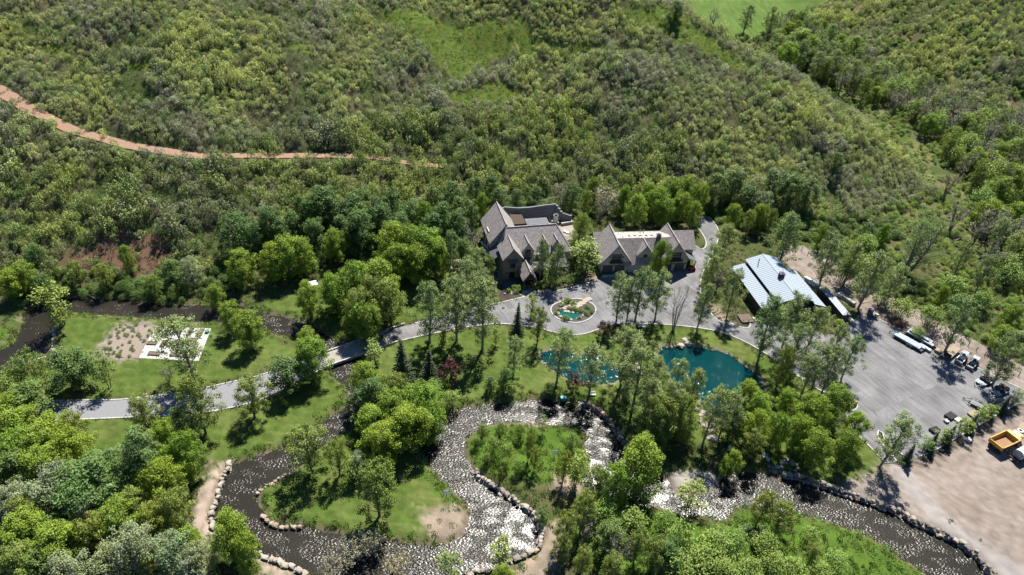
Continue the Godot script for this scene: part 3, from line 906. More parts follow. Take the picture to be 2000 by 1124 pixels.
func bare_kind(kind: String, variants: int, h: float, rad: float, bark: String, col: Color, leaves: int, stems := 4, thick := .11):
	var list := []
	for q in variants:
		var r := RandomNumberGenerator.new(); r.seed = 4000 + q * 31 + hash(kind)
		var t := mb(); var c := mb()
		for sidx in stems:
			var a := TAU * sidx / stems + r.randf() * .8
			var out := Vector3(cos(a), 0, sin(a))
			var top := out * rad * r.randf_range(.3, .6) + Vector3(0, h * r.randf_range(.75, 1.0), 0)
			var b0 := out * .2 + Vector3(0, -.3, 0)
			limb(t, b0, top, thick, thick * .15, r, 5)
			for k in 9:
				var f := r.randf_range(.25, .95)
				var p := b0.lerp(top, f)
				var d := (rdir(r) * Vector3(1, .4, 1) + Vector3.UP * .7 + out * .3).normalized()
				var e := p + d * rad * r.randf_range(.3, .75) * (1.15 - f * .5)
				limb(t, p, e, thick * .35, thick * .1, r, 3)
				for w in 5:
					var p2 := p.lerp(e, r.randf_range(.3, 1))
					var e2 := p2 + (d + rdir(r) * .8 + Vector3.UP * .3).normalized() * rad * r.randf_range(.12, .3)
					t.tube(p2, e2, thick * .14, thick * .06, 3)
					if leaves > 0: clump(c, e2, Vector3.ONE * rad * .09, leaves, .26, col, r)
		if leaves == 0: clump(c, Vector3(0, h * .5, 0), Vector3(rad * .4, h * .3, rad * .4), 14, .16, col, r)
		list.append([t.mesh(mats[bark]), c.mesh(leaf_mat("leaf_" + kind)), h])
	kinds[kind] = list
func bush_kind(kind: String, variants: int, o: Dictionary):
	var list := []
	for q in variants:
		var r := RandomNumberGenerator.new(); r.seed = 7000 + q * 19 + hash(kind)
		var t := mb(); var c := mb()
		for k in int(o.clumps):
			var a := k * 2.39996 + r.randf() * .4
			var f := sqrt((k + .5) / o.clumps)
			var rad: float = o.r * f * r.randf_range(.8, 1.05)
			var y: float = o.h * (.28 + .6 * sqrt(maxf(0, 1 - f * f)) * r.randf_range(.7, 1.15))
			var p := Vector3(cos(a) * rad, y, sin(a) * rad)
			var cr: float = o.cr * r.randf_range(.75, 1.3)
			t.tube(Vector3(p.x * .25, -.2, p.z * .25), p, .05, .02, 3)
			for w in int(o.get("twigs", 0)):
				var f0 := p + Vector3(r.randf_range(-1, 1) * cr, -float(o.h) * r.randf_range(.15, .35), r.randf_range(-1, 1) * cr)
				var e := f0 + Vector3(r.randf_range(-.25, .25), r.randf_range(.7, 1.25), r.randf_range(-.25, .25))
				var side := Vector3(r.randf() - .5, 0, r.randf() - .5).normalized() * r.randf_range(.03, .06)
				var gk := r.randf_range(.75, 1.2)
				c.tri(f0 - side, f0 + side, e, Color(.60 * gk, .57 * gk, .86 * gk))
			clump(c, p, Vector3(cr, cr * float(o.get("tall", .85)), cr), int(o.n), o.s, o.col, r, .15, float(o.get("up", .5)))
		list.append([t.mesh(mats.bark), c.mesh(leaf_mat("leaf_" + kind)), o.h])
	kinds[kind] = list

const NODE := {"poplar": ["poplar_tree", "trunk", "crown"], "maple": ["broadleaf_tree", "trunk", "crown"], "olive": ["olive_green_tree", "trunk", "crown"], "dark": ["dark_green_tree", "trunk", "crown"], "silver": ["silver_leaved_tree", "trunk", "crown"], "spruce": ["spruce_tree", "trunk", "crown"], "plum": ["purple_plum_tree", "trunk", "crown"], "bare": ["bare_tree", "trunk", "crown"], "dead": ["dead_tree", "trunk", "crown"], "willow": ["willow_shrub", "stem", "foliage"], "sapling": ["young_tree", "trunk", "crown"], "brush": ["brown_brush_shrub", "stem", "foliage"], "oak": ["oak_shrub", "stem", "foliage"], "sage": ["sage_shrub", "stem", "foliage"], "garden": ["garden_shrub", "stem", "foliage"], "old": ["old_cottonwood_tree", "trunk", "crown"]}
const SAY := {"poplar": "tall grey-green poplar with pale trunk", "maple": "bright yellow-green rounded broadleaf tree", "olive": "olive green loose-crowned tree", "dark": "dark green upright tree", "silver": "silvery pale-leaved tree", "spruce": "dark conical spruce", "plum": "small purple-leaved plum tree", "bare": "leafless many-stemmed tree", "dead": "grey dead tree with bare branches", "willow": "loose light green willow shrub", "sapling": "slender young tree with thin crown", "brush": "brown leafless brush shrub", "oak": "olive oak shrub", "sage": "pale grey sage shrub", "garden": "small clipped green garden shrub", "old": "huge old cottonwood with grey spreading limbs"}
const CAT := {"willow": "shrub", "brush": "shrub", "oak": "shrub", "sage": "shrub", "garden": "shrub"}
var n_trees := 0
func plant(kind: String, at: Vector3, h: float, place: String, wide := 1.0, label := ""):
	var list: Array = kinds[kind]
	var v: Array = list[rng.randi() % list.size()]
	var nm: Array = NODE[kind]
	var tints := [Color(.84, .88, .9), Color(1.08, 1.03, .85), Color(.78, .9, .82), Color(1.05, 1.1, 1.1)]
	var q := rng.randi() % 4 if rng.randf() < .62 else -1
	var s: float = h / v[2]
	var look: String = (["duller ", "yellower ", "deeper-toned ", "paler "][q] if q >= 0 else "") + ("low " if s < .75 else ("lofty " if s > 1.2 else ""))
	var lb: String = label if label else look + SAY[kind] + " " + place
	var t := thing(nm[0], lb, CAT.get(kind, "tree"), at, rng.randf() * TAU, "" if label else "%s %s" % [nm[0].replace("_", " ") + "s", place])
	t.scale = Vector3(s * wide, s, s * wide)
	part(nm[1], v[0], t)
	var cr := part(nm[2], v[1], t)
	if q >= 0: cr.material_override = leaf_mat("leaf_%s_%d" % [kind, q], tints[q])
	n_trees += 1
	return t
func tops(place: String, a: Array):
	# each: [kind, pixel of the tree's top x, y, height in metres, width factor]
	for e in a:
		var p := hit(e[1], e[2], e[3])
		var w: float = e[4] if e.size() > 4 else 1.0
		plant(e[0], Vector3(p.x, p.y, p.z), e[3], place, w, e[5] if e.size() > 5 else "")

func make_trees():
	tree_kind("poplar", 5, {h = 18.0, r = 3.5, base = .2, full = .45, clumps = 96, cr = .85, n = 92, s = .27, col = Color(.185, .24, .085), trunk = .30, bark = "pale_bark", gap = .1, elev = 1.3, flat = 1.0})
	tree_kind("maple", 5, {h = 10.0, r = 3.55, base = .16, full = .42, clumps = 104, cr = .98, n = 136, s = .265, col = Color(.195, .28, .034), trunk = .28, bark = "bark", gap = .1, elev = .8})
	tree_kind("olive", 4, {h = 11.0, r = 3.6, base = .18, full = .5, clumps = 84, cr = .9, n = 104, s = .27, col = Color(.19, .24, .05), trunk = .28, bark = "bark", gap = .08, elev = .9})
	tree_kind("dark", 5, {h = 10.0, r = 2.9, base = .1, full = .38, clumps = 70, cr = .85, n = 104, s = .27, col = Color(.10, .165, .045), trunk = .2, bark = "bark", gap = .05, elev = 1.0, flat = 1.0})
	tree_kind("silver", 3, {h = 10.0, r = 3.2, base = .08, full = .4, clumps = 74, cr = .85, n = 92, s = .25, col = Color(.245, .29, .16), trunk = .2, bark = "dead_bark", gap = .05, elev = 1.0})
	tree_kind("sapling", 4, {h = 9.0, r = 1.9, base = .15, full = .45, clumps = 40, cr = .6, n = 36, s = .28, col = Color(.2, .27, .065), trunk = .12, bark = "bark", gap = .1, elev = 1.2, stems = 2, flat = 1.1})
	tree_kind("old", 2, {h = 20.0, r = 9.0, base = .3, full = .5, clumps = 130, cr = 1.15, n = 84, s = .27, col = Color(.165, .225, .07), trunk = .7, bark = "dead_bark", gap = .12, elev = .7, stems = 3, limb_every = 1, flat = .8})
	tree_kind("plum", 2, {h = 5.0, r = 2.0, base = .2, full = .45, clumps = 30, cr = .6, n = 60, s = .26, col = Color(.085, .026, .03), trunk = .1, bark = "bark", elev = 1.0})
	spruce_kind("spruce", 3, Color(.055, .082, .045), 11.0, 2.9)
	bare_kind("bare", 3, 14.0, 4.2, "pale_bark", Color(.17, .17, .07), 0, 6, .13)
	bare_kind("dead", 4, 11.0, 4.5, "dead_bark", Color(.26, .24, .20), 5, 4, .24)
	bare_kind("brush", 3, 5.0, 3.2, "dead_bark", Color(.30, .275, .19), 4, 7, .07)
	bush_kind("willow", 4, {h = 5.0, r = 2.2, clumps = 26, cr = .85, n = 74, s = .24, col = Color(.185, .265, .055), tall = 1.4})
	bush_kind("oak", 8, {h = 2.6, r = 1.25, clumps = 11, cr = .34, n = 22, s = .22, col = Color(.58, .58, .58), tall = 1.7, up = .6, twigs = 3})
	bush_kind("sage", 3, {h = 1.2, r = .8, clumps = 8, cr = .35, n = 26, s = .16, col = Color(.25, .265, .19)})
	bush_kind("garden", 4, {h = 1.0, r = .75, clumps = 10, cr = .32, n = 34, s = .15, col = Color(.14, .22, .04)})
	tops("on the garden lawn inside the river bend", [["sapling", 92, 557, 12.5, 1.5, "lone young tree leaning at the tip of the pale stone river edge"], ["dark", 122, 688, 10, 1.6, "dark round bushy tree on the lawn west of the garden plot"], ["sapling", 187, 686, 11, 1.0, "spindly twin-trunked young tree beside the west end of the drive"], ["poplar", 345, 622, 19, 1.3, "big cottonwood with bare top branches standing over the garden paving"], ["maple", 447, 592, 9, .85], ["maple", 478, 616, 10.5, .85], ["brush", 322, 722, 4, .8], ["sapling", 45, 684, 9], ["sapling", 66, 692, 8.5], ["sapling", 25, 700, 9], ["willow", 15, 720, 6], ["willow", 5, 740, 6]])
	tops("beside the western drive", [["olive", 270, 778, 9.5, .9], ["olive", 372, 742, 16, .72], ["olive", 480, 742, 11.5, .85], ["maple", 598, 643, 9, .8], ["maple", 602, 669, 11.5, .9], ["dark", 555, 702, 9.5, 1.45, "dark round tree at the kerb just west of the bridge"], ["sapling", 732, 667, 7.5, 1.6, "small bright young tree at the east end of the bridge"]])
	tops("on the lawn between drive and river", [["spruce", 782, 660, 14], ["spruce", 837, 680, 11.5, 1.1], ["plum", 880, 707, 6.5], ["poplar", 837, 555, 18.5, 1.05], ["poplar", 894, 543, 20, 1.05], ["poplar", 948, 546, 22, .95], ["olive", 865, 645, 5.0, .6], ["sapling", 971, 640, 6, 1.2], ["poplar", 1009, 661, 12, 1.0], ["dark", 990, 722, 7, .9], ["spruce", 1014, 588, 11, .8], ["sapling", 1042, 581, 7, 1.3], ["olive", 1056, 602, 12, .6], ["plum", 1182, 632, 5, 1.0], ["dark", 960, 740, 4, 1.2], ["willow", 992, 745, 5, .9]])
	tops("on the river bank below the bridge", [["maple", 715, 713, 11, .8], ["olive", 775, 735, 11, .8], ["maple", 820, 755, 12, .95], ["maple", 770, 768, 12, .9], ["maple", 745, 838, 11, .95], ["maple", 795, 800, 12, 1.0], ["maple", 838, 796, 11, .8], ["maple", 727, 800, 11, .9], ["dark", 717, 750, 12, 1.0], ["dark", 700, 765, 8, 1.0], ["willow", 842, 744, 5, 1.1], ["willow", 882, 768, 5, 1.0], ["willow", 690, 900, 6, .9], ["dark", 745, 780, 9, 1.1]])
	tops("on the grassy river peninsula", [["olive", 593, 840, 12.5, 1.05], ["olive", 654, 858, 11, .62], ["olive", 733, 914, 14.5, .78, "pale yellow-green willow-like tree in the middle of the peninsula lawn"], ["silver", 700, 888, 7, .8]])
	tops("along the lowest river bend", [["brush", 690, 1066, 6, .9], ["brush", 728, 1046, 7, .7], ["brush", 645, 1096, 5, .9], ["brush", 775, 1094, 5, .9], ["sapling", 878, 1086, 8, 1.3], ["sapling", 984, 1056, 8, 1.3], ["maple", 444, 1012, 12, .75], ["maple", 468, 1050, 11, .6], ["maple", 985, 1108, 6, .8]])
	tops("in the dense grove beside the river path", [["maple", 25, 806, 11], ["maple", 89, 819, 11], ["olive", 135, 813, 10, .9], ["maple", 70, 840, 11], ["maple", 22, 846, 11], ["maple", 122, 846, 11, .9], ["maple", 73, 884, 11], ["olive", 125, 900, 10, .8], ["silver", 18, 944, 10], ["silver", 98, 917, 12], ["dark", 172, 916, 13, 1.5], ["poplar", 245, 846, 17, 1.1], ["maple", 309, 830, 10, .8], ["maple", 352, 850, 12, .7], ["maple", 306, 906, 12, .85], ["olive", 325, 926, 10, .65], ["maple", 220, 986, 11, .95], ["olive", 330, 968, 11, .8], ["olive", 290, 992, 10, .9], ["maple", 30, 1017, 11], ["maple", 92, 1039, 11], ["silver", 239, 1032, 12], ["silver", 288, 1054, 10, .9], ["silver", 324, 1048, 11], ["maple", 361, 1036, 9, .7], ["olive", 285, 1088, 8, .8], ["silver", 378, 1066, 9, .9], ["silver", 122, 1088, 10], ["olive", 24, 1070, 10], ["dark", 76, 1085, 9, 1.3], ["silver", 160, 980, 10], ["dark", 150, 950, 12, 1.3], ["olive", 50, 975, 10, .9], ["silver", 60, 950, 11], ["dark", 35, 760, 10, 1.5], ["maple", 5, 775, 10], ["dark", 345, 800, 9, 1.2], ["maple", 330, 870, 10, .8], ["dark", 270, 900, 10, 1.2], ["olive", 180, 1010, 10], ["silver", 200, 1080, 10], ["dark", 10, 900, 10, 1.4], ["olive", 250, 960, 9, .9], ["silver", 360, 1090, 9]])
	tops("on the island inside the river loop", [["willow", 942, 830, 4.2, .6], ["willow", 978, 826, 4.5, .6], ["willow", 1017, 830, 4.5, .6], ["willow", 1040, 836, 4, .6], ["sapling", 1063, 815, 5.5, .9], ["willow", 965, 856, 5, .7], ["willow", 990, 870, 5, .7], ["olive", 1036, 852, 8, .45], ["olive", 1048, 876, 7, .5], ["willow", 1120, 848, 5, .7], ["willow", 987, 898, 3.5, .7], ["olive", 978, 914, 4.5, .5], ["olive", 1107, 888, 9, .55], ["sapling", 1134, 888, 10, 1.2], ["willow", 930, 856, 3, .7], ["willow", 1012, 902, 4, .7], ["willow", 950, 888, 3, .7]])
	tops("in the thicket south of the river", [["maple", 1263, 872, 16, .8, "largest bright green tree leaning over the river below the pond"], ["maple", 1207, 915, 12, .7], ["olive", 1170, 922, 10, .7], ["olive", 1146, 966, 11, .65], ["olive", 1110, 1008, 10, .65], ["willow", 1183, 990, 7, .9], ["olive", 1102, 1050, 8, .65], ["olive", 1144, 1072, 8, .65], ["olive", 1253, 1040, 9, .65], ["dead", 1217, 1050, 9, .8], ["olive", 1288, 1058, 9, .8], ["willow", 1305, 1004, 6, .9], ["willow", 1334, 1028, 9, .7], ["sapling", 1360, 945, 9, 1.5], ["willow", 1405, 1050, 7, 1.1], ["willow", 1375, 1080, 7, 1.1], ["olive", 1502, 966, 10, .65], ["olive", 1540, 987, 10, .75], ["willow", 1591, 1036, 4, 1.0], ["olive", 1597, 1068, 6, .8], ["willow", 1519, 1088, 6], ["willow", 1470, 1100, 6], ["willow", 1560, 1100, 6], ["willow", 1640, 1085, 5], ["willow", 1330, 1090, 7], ["willow", 1440, 1045, 6], ["dark", 1190, 1030, 8, 1.3], ["dark", 1060, 1000, 4], ["willow", 1240, 1000, 7], ["dead", 1150, 1010, 9, .7], ["olive", 1205, 1090, 8, .8], ["dark", 1310, 1060, 8, 1.2], ["willow", 1420, 1100, 6], ["willow", 1610, 1105, 5], ["willow", 1500, 1050, 6], ["sage", 1460, 1030, 1.6], ["sage", 1475, 1042, 1.6], ["sage", 1450, 1050, 1.6], ["sage", 1490, 1030, 1.5]])
	tops("on the lawn round the ponds", [["poplar", 1100, 648, 16, 1.0], ["poplar", 1167, 674, 16, 1.05], ["poplar", 1235, 643, 18, 1.05], ["poplar", 1263, 672, 21, 1.0], ["poplar", 1332, 708, 17, .85], ["poplar", 1362, 722, 16, .85], ["poplar", 1290, 705, 15, .85], ["poplar", 1318, 745, 16, .9], ["olive", 1305, 775, 14, .8], ["poplar", 1406, 762, 17, .9], ["poplar", 1434, 764, 15, .95], ["maple", 1466, 750, 10, .75], ["maple", 1488, 774, 10, .75], ["plum", 1124, 733, 5.2], ["dark", 1075, 758, 3.5, 1.2], ["dark", 1118, 775, 3, 1.3], ["dead", 1296, 700, 12, .5], ["olive", 1340, 780, 13, .7], ["poplar", 1280, 745, 15, 1.0], ["dark", 1290, 820, 9, 1.2], ["olive", 1345, 815, 9, .7], ["dark", 1440, 800, 9, 1.1]])
	tops("along the court kerb above the pond", [["poplar", 1261, 526, 17, 1.0], ["poplar", 1221, 536, 16, .95], ["poplar", 1301, 529, 16.5, 1.0], ["poplar", 1240, 545, 14, .9], ["bare", 1338, 552, 16, 1.0], ["poplar", 1385, 556, 15, .85], ["poplar", 1447, 528, 16, .9], ["poplar", 1395, 500, 14, .9], ["poplar", 1425, 440, 15, 1.1], ["poplar", 1403, 480, 13, 1.0], ["maple", 1297, 472, 13, .55, "bright green tree in front of the middle of the garage house"], ["dead", 1412, 520, 9, .8]])
	tops("beside the main house", [["poplar", 1062, 466, 14, .8], ["poplar", 1092, 478, 14, .85], ["sapling", 1082, 508, 9, 1.4], ["olive", 1137, 420, 14, .62], ["sapling", 1150, 470, 11, 2.0], ["poplar", 929, 486, 14, 1.0], ["poplar", 913, 507, 14, 1.0], ["poplar", 879, 450, 16, .75], ["dead", 924, 434, 13, .75], ["poplar", 945, 528, 12, 1.0], ["dark", 955, 500, 8, .8], ["dark", 905, 470, 10, .9], ["plum", 893, 520, 4, 1.0]])
	tops("in front of the metal-roofed barn", [["poplar", 1524, 583, 21, .9], ["poplar", 1567, 573, 18, 1.0], ["poplar", 1608, 600, 15, 1.0], ["poplar", 1651, 636, 14, .9], ["poplar", 1573, 638, 16, 1.0], ["poplar", 1620, 679, 15, 1.0], ["poplar", 1680, 660, 14, 1.0], ["poplar", 1645, 677, 15, .9], ["poplar", 1596, 700, 14, .9], ["olive", 1545, 680, 13, .5]])
	tops("in a row along the dirt track fence", [["poplar", 1555, 416, 19, 1.1], ["poplar", 1640, 455, 19, 1.05], ["poplar", 1725, 490, 20, 1.05], ["poplar", 1902, 585, 18, 1.1], ["poplar", 2000, 655, 17, 1.1], ["poplar", 1680, 480, 14, 1.0]])
	tops("between the east pond and the parking lot", [["maple", 1484, 808, 11, .7], ["maple", 1527, 812, 10, .72], ["maple", 1577, 818, 11, .72], ["maple", 1645, 762, 12, .8], ["maple", 1600, 782, 12, .75], ["maple", 1684, 812, 10, .7], ["maple", 1664, 846, 10, .75], ["maple", 1606, 846, 11, .75], ["maple", 1436, 884, 8, .7], ["olive", 1481, 842, 10, .7], ["poplar", 1772, 815, 16, 1.05, "pale open poplar leaning over the gravel exit of the lot"], ["maple", 1548, 765, 9, .7]])
	tops("in the planting strip along the parking lot", [["spruce", 1790, 866, 6.5], ["spruce", 1836, 842, 6.5], ["spruce", 1870, 829, 6.5], ["spruce", 1914, 806, 6.5], ["sapling", 1819, 855, 5, 1.4], ["sapling", 1853, 836, 5, 1.6], ["sapling", 1894, 817, 5.5, 1.6], ["sapling", 1930, 797, 5.5, 1.6], ["spruce", 1953, 776, 6.5], ["spruce", 1978, 770, 6.5], ["sapling", 1942, 790, 5.5, 1.4], ["sapling", 1995, 763, 5, 1.4]])
	tops("at the foot of the hill above the river", [["maple", 36, 514, 9], ["olive", 139, 511, 8, .8], ["olive", 197, 517, 8, .8], ["maple", 241, 482, 8, .6], ["silver", 365, 506, 9], ["dark", 328, 514, 8, 1.2], ["maple", 463, 492, 11, .9], ["maple", 555, 466, 13, .9], ["maple", 525, 480, 12, .8], ["maple", 586, 470, 12, .8], ["dark", 456, 424, 12, 1.2], ["dark", 525, 406, 11, 1.2], ["dark", 627, 369, 14, 1.2], ["dark", 689, 382, 14, 1.1], ["maple", 650, 452, 11, .75], ["maple", 10, 530, 9], ["dark", 80, 540, 8], ["olive", 290, 540, 7], ["maple", 415, 560, 8, .7], ["dark", 60, 480, 8, 1.1]])
	tops("on the lawn between main house and river", [["maple", 762, 441, 15, .85], ["maple", 795, 445, 14, .85], ["maple", 828, 452, 15, .95], ["maple", 850, 468, 13, .85], ["maple", 775, 480, 12, .85], ["maple", 810, 480, 13, .9], ["maple", 687, 518, 14, .85], ["maple", 738, 511, 15, .9], ["maple", 652, 543, 12, .8], ["maple", 599, 556, 11, .75], ["olive", 729, 542, 14, .9], ["olive", 760, 550, 14, .85], ["olive", 696, 568, 13, .85], ["maple", 718, 600, 11, .8], ["maple", 640, 534, 11, .45], ["maple", 700, 590, 11, .8], ["dark", 835, 500, 9, 1.1]])
	tops("behind the garage house", [["maple", 1290, 368, 12, .8], ["maple", 1320, 354, 12, .8], ["maple", 1347, 345, 12, .8], ["maple", 1370, 360, 12, .7], ["maple", 1302, 392, 10, .8], ["maple", 1250, 384, 11, .8], ["maple", 1335, 380, 11, .8], ["maple", 1360, 395, 10, .7], ["brush", 1190, 372, 9, 1.1], ["dead", 1178, 385, 9, .8], ["olive", 1145, 374, 10, .6], ["maple", 1222, 366, 11, .6], ["maple", 1270, 360, 11, .7], ["dark", 1120, 362, 10, 1.0], ["brush", 1100, 365, 7, 1.0], ["maple", 1160, 350, 10, .6]])
	tops("in the dark wood behind the houses", [["dark", 600, 385, 12], ["dark", 645, 375, 12], ["dark", 672, 395, 13], ["dark", 702, 370, 12, 1.1], ["dark", 732, 388, 12], ["dark", 762, 372, 12], ["dark", 800, 395, 12, 1.1], ["maple", 826, 398, 12, .65], ["dark", 850, 370, 12], ["dark", 882, 358, 12], ["dark", 900, 388, 12], ["dark", 868, 402, 12], ["dark", 930, 352, 11], ["dark", 960, 346, 10], ["dark", 740, 410, 12, 1.1], ["dark", 780, 420, 11], ["dark", 845, 420, 11], ["dark", 895, 415, 11], ["dark", 920, 395, 10], ["dark", 660, 425, 12], ["dark", 700, 415, 13, 1.1], ["maple", 942, 380, 9, .6], ["dark", 975, 372, 9], ["dark", 1010, 372, 8], ["dark", 1045, 366, 8], ["dark", 570, 415, 10], ["dark", 545, 430, 10], ["dark", 500, 440, 9], ["dark", 610, 430, 11], ["dark", 580, 385, 10]])
	tops("on the slope behind the barn", [["dark", 1400, 344, 12, 1.1], ["dark", 1440, 334, 12, 1.2], ["silver", 1478, 342, 12, 1.0], ["dark", 1520, 335, 12, 1.3], ["dark", 1556, 345, 12, 1.2], ["dark", 1590, 350, 11, 1.2], ["dark", 1470, 366, 11, 1.2], ["silver", 1500, 378, 10, 1.0], ["maple", 1440, 400, 10, .7], ["maple", 1490, 400, 10, .7], ["olive", 1512, 410, 10, .6], ["olive", 1470, 412, 9, .7], ["maple", 1545, 418, 9, .7], ["dark", 1640, 300, 7, 1.2], ["maple", 1612, 440, 9, .6], ["dark", 1700, 440, 8, 1.1], ["maple", 1735, 440, 8, .6]])
	tops("on the creek flat east of the track", [["old", 1822, 420, 21, .8, "huge old cottonwood with grey spreading limbs on the creek flat"], ["willow", 1700, 500, 9, .9], ["willow", 1660, 510, 8, .9], ["poplar", 1760, 520, 13, 1.1], ["maple", 1850, 560, 8, .6], ["willow", 1770, 585, 7, 1.1], ["willow", 1830, 600, 7, 1.1], ["maple", 1970, 640, 8, .8], ["maple", 1990, 600, 9, .8], ["willow", 1870, 540, 8, 1.0], ["sage", 1776, 545, 2], ["sage", 1765, 555, 2], ["sage", 1785, 560, 2], ["willow", 1730, 570, 5], ["willow", 1930, 570, 7], ["willow", 1800, 640, 4], ["dead", 1885, 390, 12, .9], ["dead", 1930, 420, 12, 1.0], ["dead", 1870, 330, 12, .8], ["poplar", 1900, 470, 14, 1.0], ["poplar", 1945, 500, 14, 1.0], ["dead", 1960, 470, 12, .9], ["willow", 1700, 460, 8]])
	tops("on the far pasture in the upper valley", [["poplar", 1465, 9, 15, 1.3, "lone round tree standing in the far green pasture"], ["dark", 1326, 2, 7, 1.5], ["dead", 1400, 12, 10, .8], ["sage", 1580, 8, 2.2], ["sage", 1588, 12, 2]])
	for e in [[118, -352], [124, -345], [131, -348], [137, -340], [128, -358], [141, -350], [146, -341], [135, -363], [148, -359], [121, -361], [112, -360]]: plant(["poplar", "maple", "poplar"][rng.randi() % 3], Vector3(e[0], ground(e[0], e[1]), e[1]), rng.randf_range(13, 17), "in the tall clump below the far pasture", rng.randf_range(.95, 1.25))
	for e in later: plant(e[0], e[1], e[2], e[3])
	# creek wood: scattered by rule inside its outline
	var wood := px_poly([[1480, 70], [1560, 40], [1640, 90], [1700, 130], [1800, 190], [1900, 240], [2050, 290], [2050, 560], [1960, 560], [1900, 420], [1860, 330], [1760, 230], [1640, 190], [1540, 120]])
	var made := 0; var tries := 0; var spots := PackedVector2Array()
	while made < 170 and tries < 14000:
		tries += 1
		var p := Vector2(rng.randf_range(90, 300), rng.randf_range(-420, -170))
		if not Geometry2D.is_point_in_polygon(p, wood): continue
		var y := ground(p.x, p.y)
		if not seen(Vector3(p.x, y + 6, p.y), 1.03): continue
		var near := false
		for q in spots:
			if q.distance_to(p) < 4.6: near = true; break
		if near: continue
		spots.append(p); made += 1
		var k: String = ["poplar", "willow", "maple", "dead", "willow", "willow", "olive", "dead"][rng.randi() % 8]
		plant(k, Vector3(p.x, y, p.y), {"poplar": 14.0, "willow": 9.0, "maple": 10.0, "dead": 12.0, "olive": 10.0}[k] * rng.randf_range(.8, 1.2), "in the creek wood", 1.0 if k != "olive" else .7)
	print("trees ", n_trees)

# ---------- ground cover too many to count ----------
func scatter(called: String, label: String, category: String, mesh_list: Array, places: Array, m: Material, kind := "stuff"):
	var root := Node3D.new(); root.name = numbered(called); add_child(root)
	tag(root, label, category); root.set_meta("kind", kind)
	for q in mesh_list.size():
		var mm := MultiMesh.new()
		mm.transform_format = MultiMesh.TRANSFORM_3D; mm.use_colors = true
		var mesh: ArrayMesh = mesh_list[q]
		mm.mesh = mesh
		var mine := []
		for k in places.size():
			if k % mesh_list.size() == q: mine.append(places[k])
		mm.instance_count = mine.size()
		for k in mine.size():
			var e: Array = mine[k]
			mm.set_instance_transform(k, Transform3D(Basis(Vector3.UP, e[3]).scaled(Vector3(e[1], e[2], e[1])), e[0]))
			mm.set_instance_color(k, e[4])
		var o := MultiMeshInstance3D.new(); o.multimesh = mm; o.name = "clumps"
		if m: o.material_override = m
		root.add_child(o, true)
func tuft_mesh(sd: int, n: int, h: float, spread: float) -> ArrayMesh:
	var r := RandomNumberGenerator.new(); r.seed = sd
	var b := mb()
	for k in n:
		var a := r.randf() * TAU; var d := Vector3(cos(a), 0, sin(a))
		var p := Vector3(r.randf_range(-1, 1), 0, r.randf_range(-1, 1)) * spread
		var w := Vector3(-d.z, 0, d.x) * r.randf_range(.05, .1)
		var kk := r.randf_range(.75, 1.25)
		b.tri(p - w, p + w, p + Vector3(0, h * r.randf_range(.6, 1.2), 0) + d * h * r.randf_range(.2, .7), Color(kk, kk, kk))
	return b.mesh(leaf_mat("leaf_grass"))
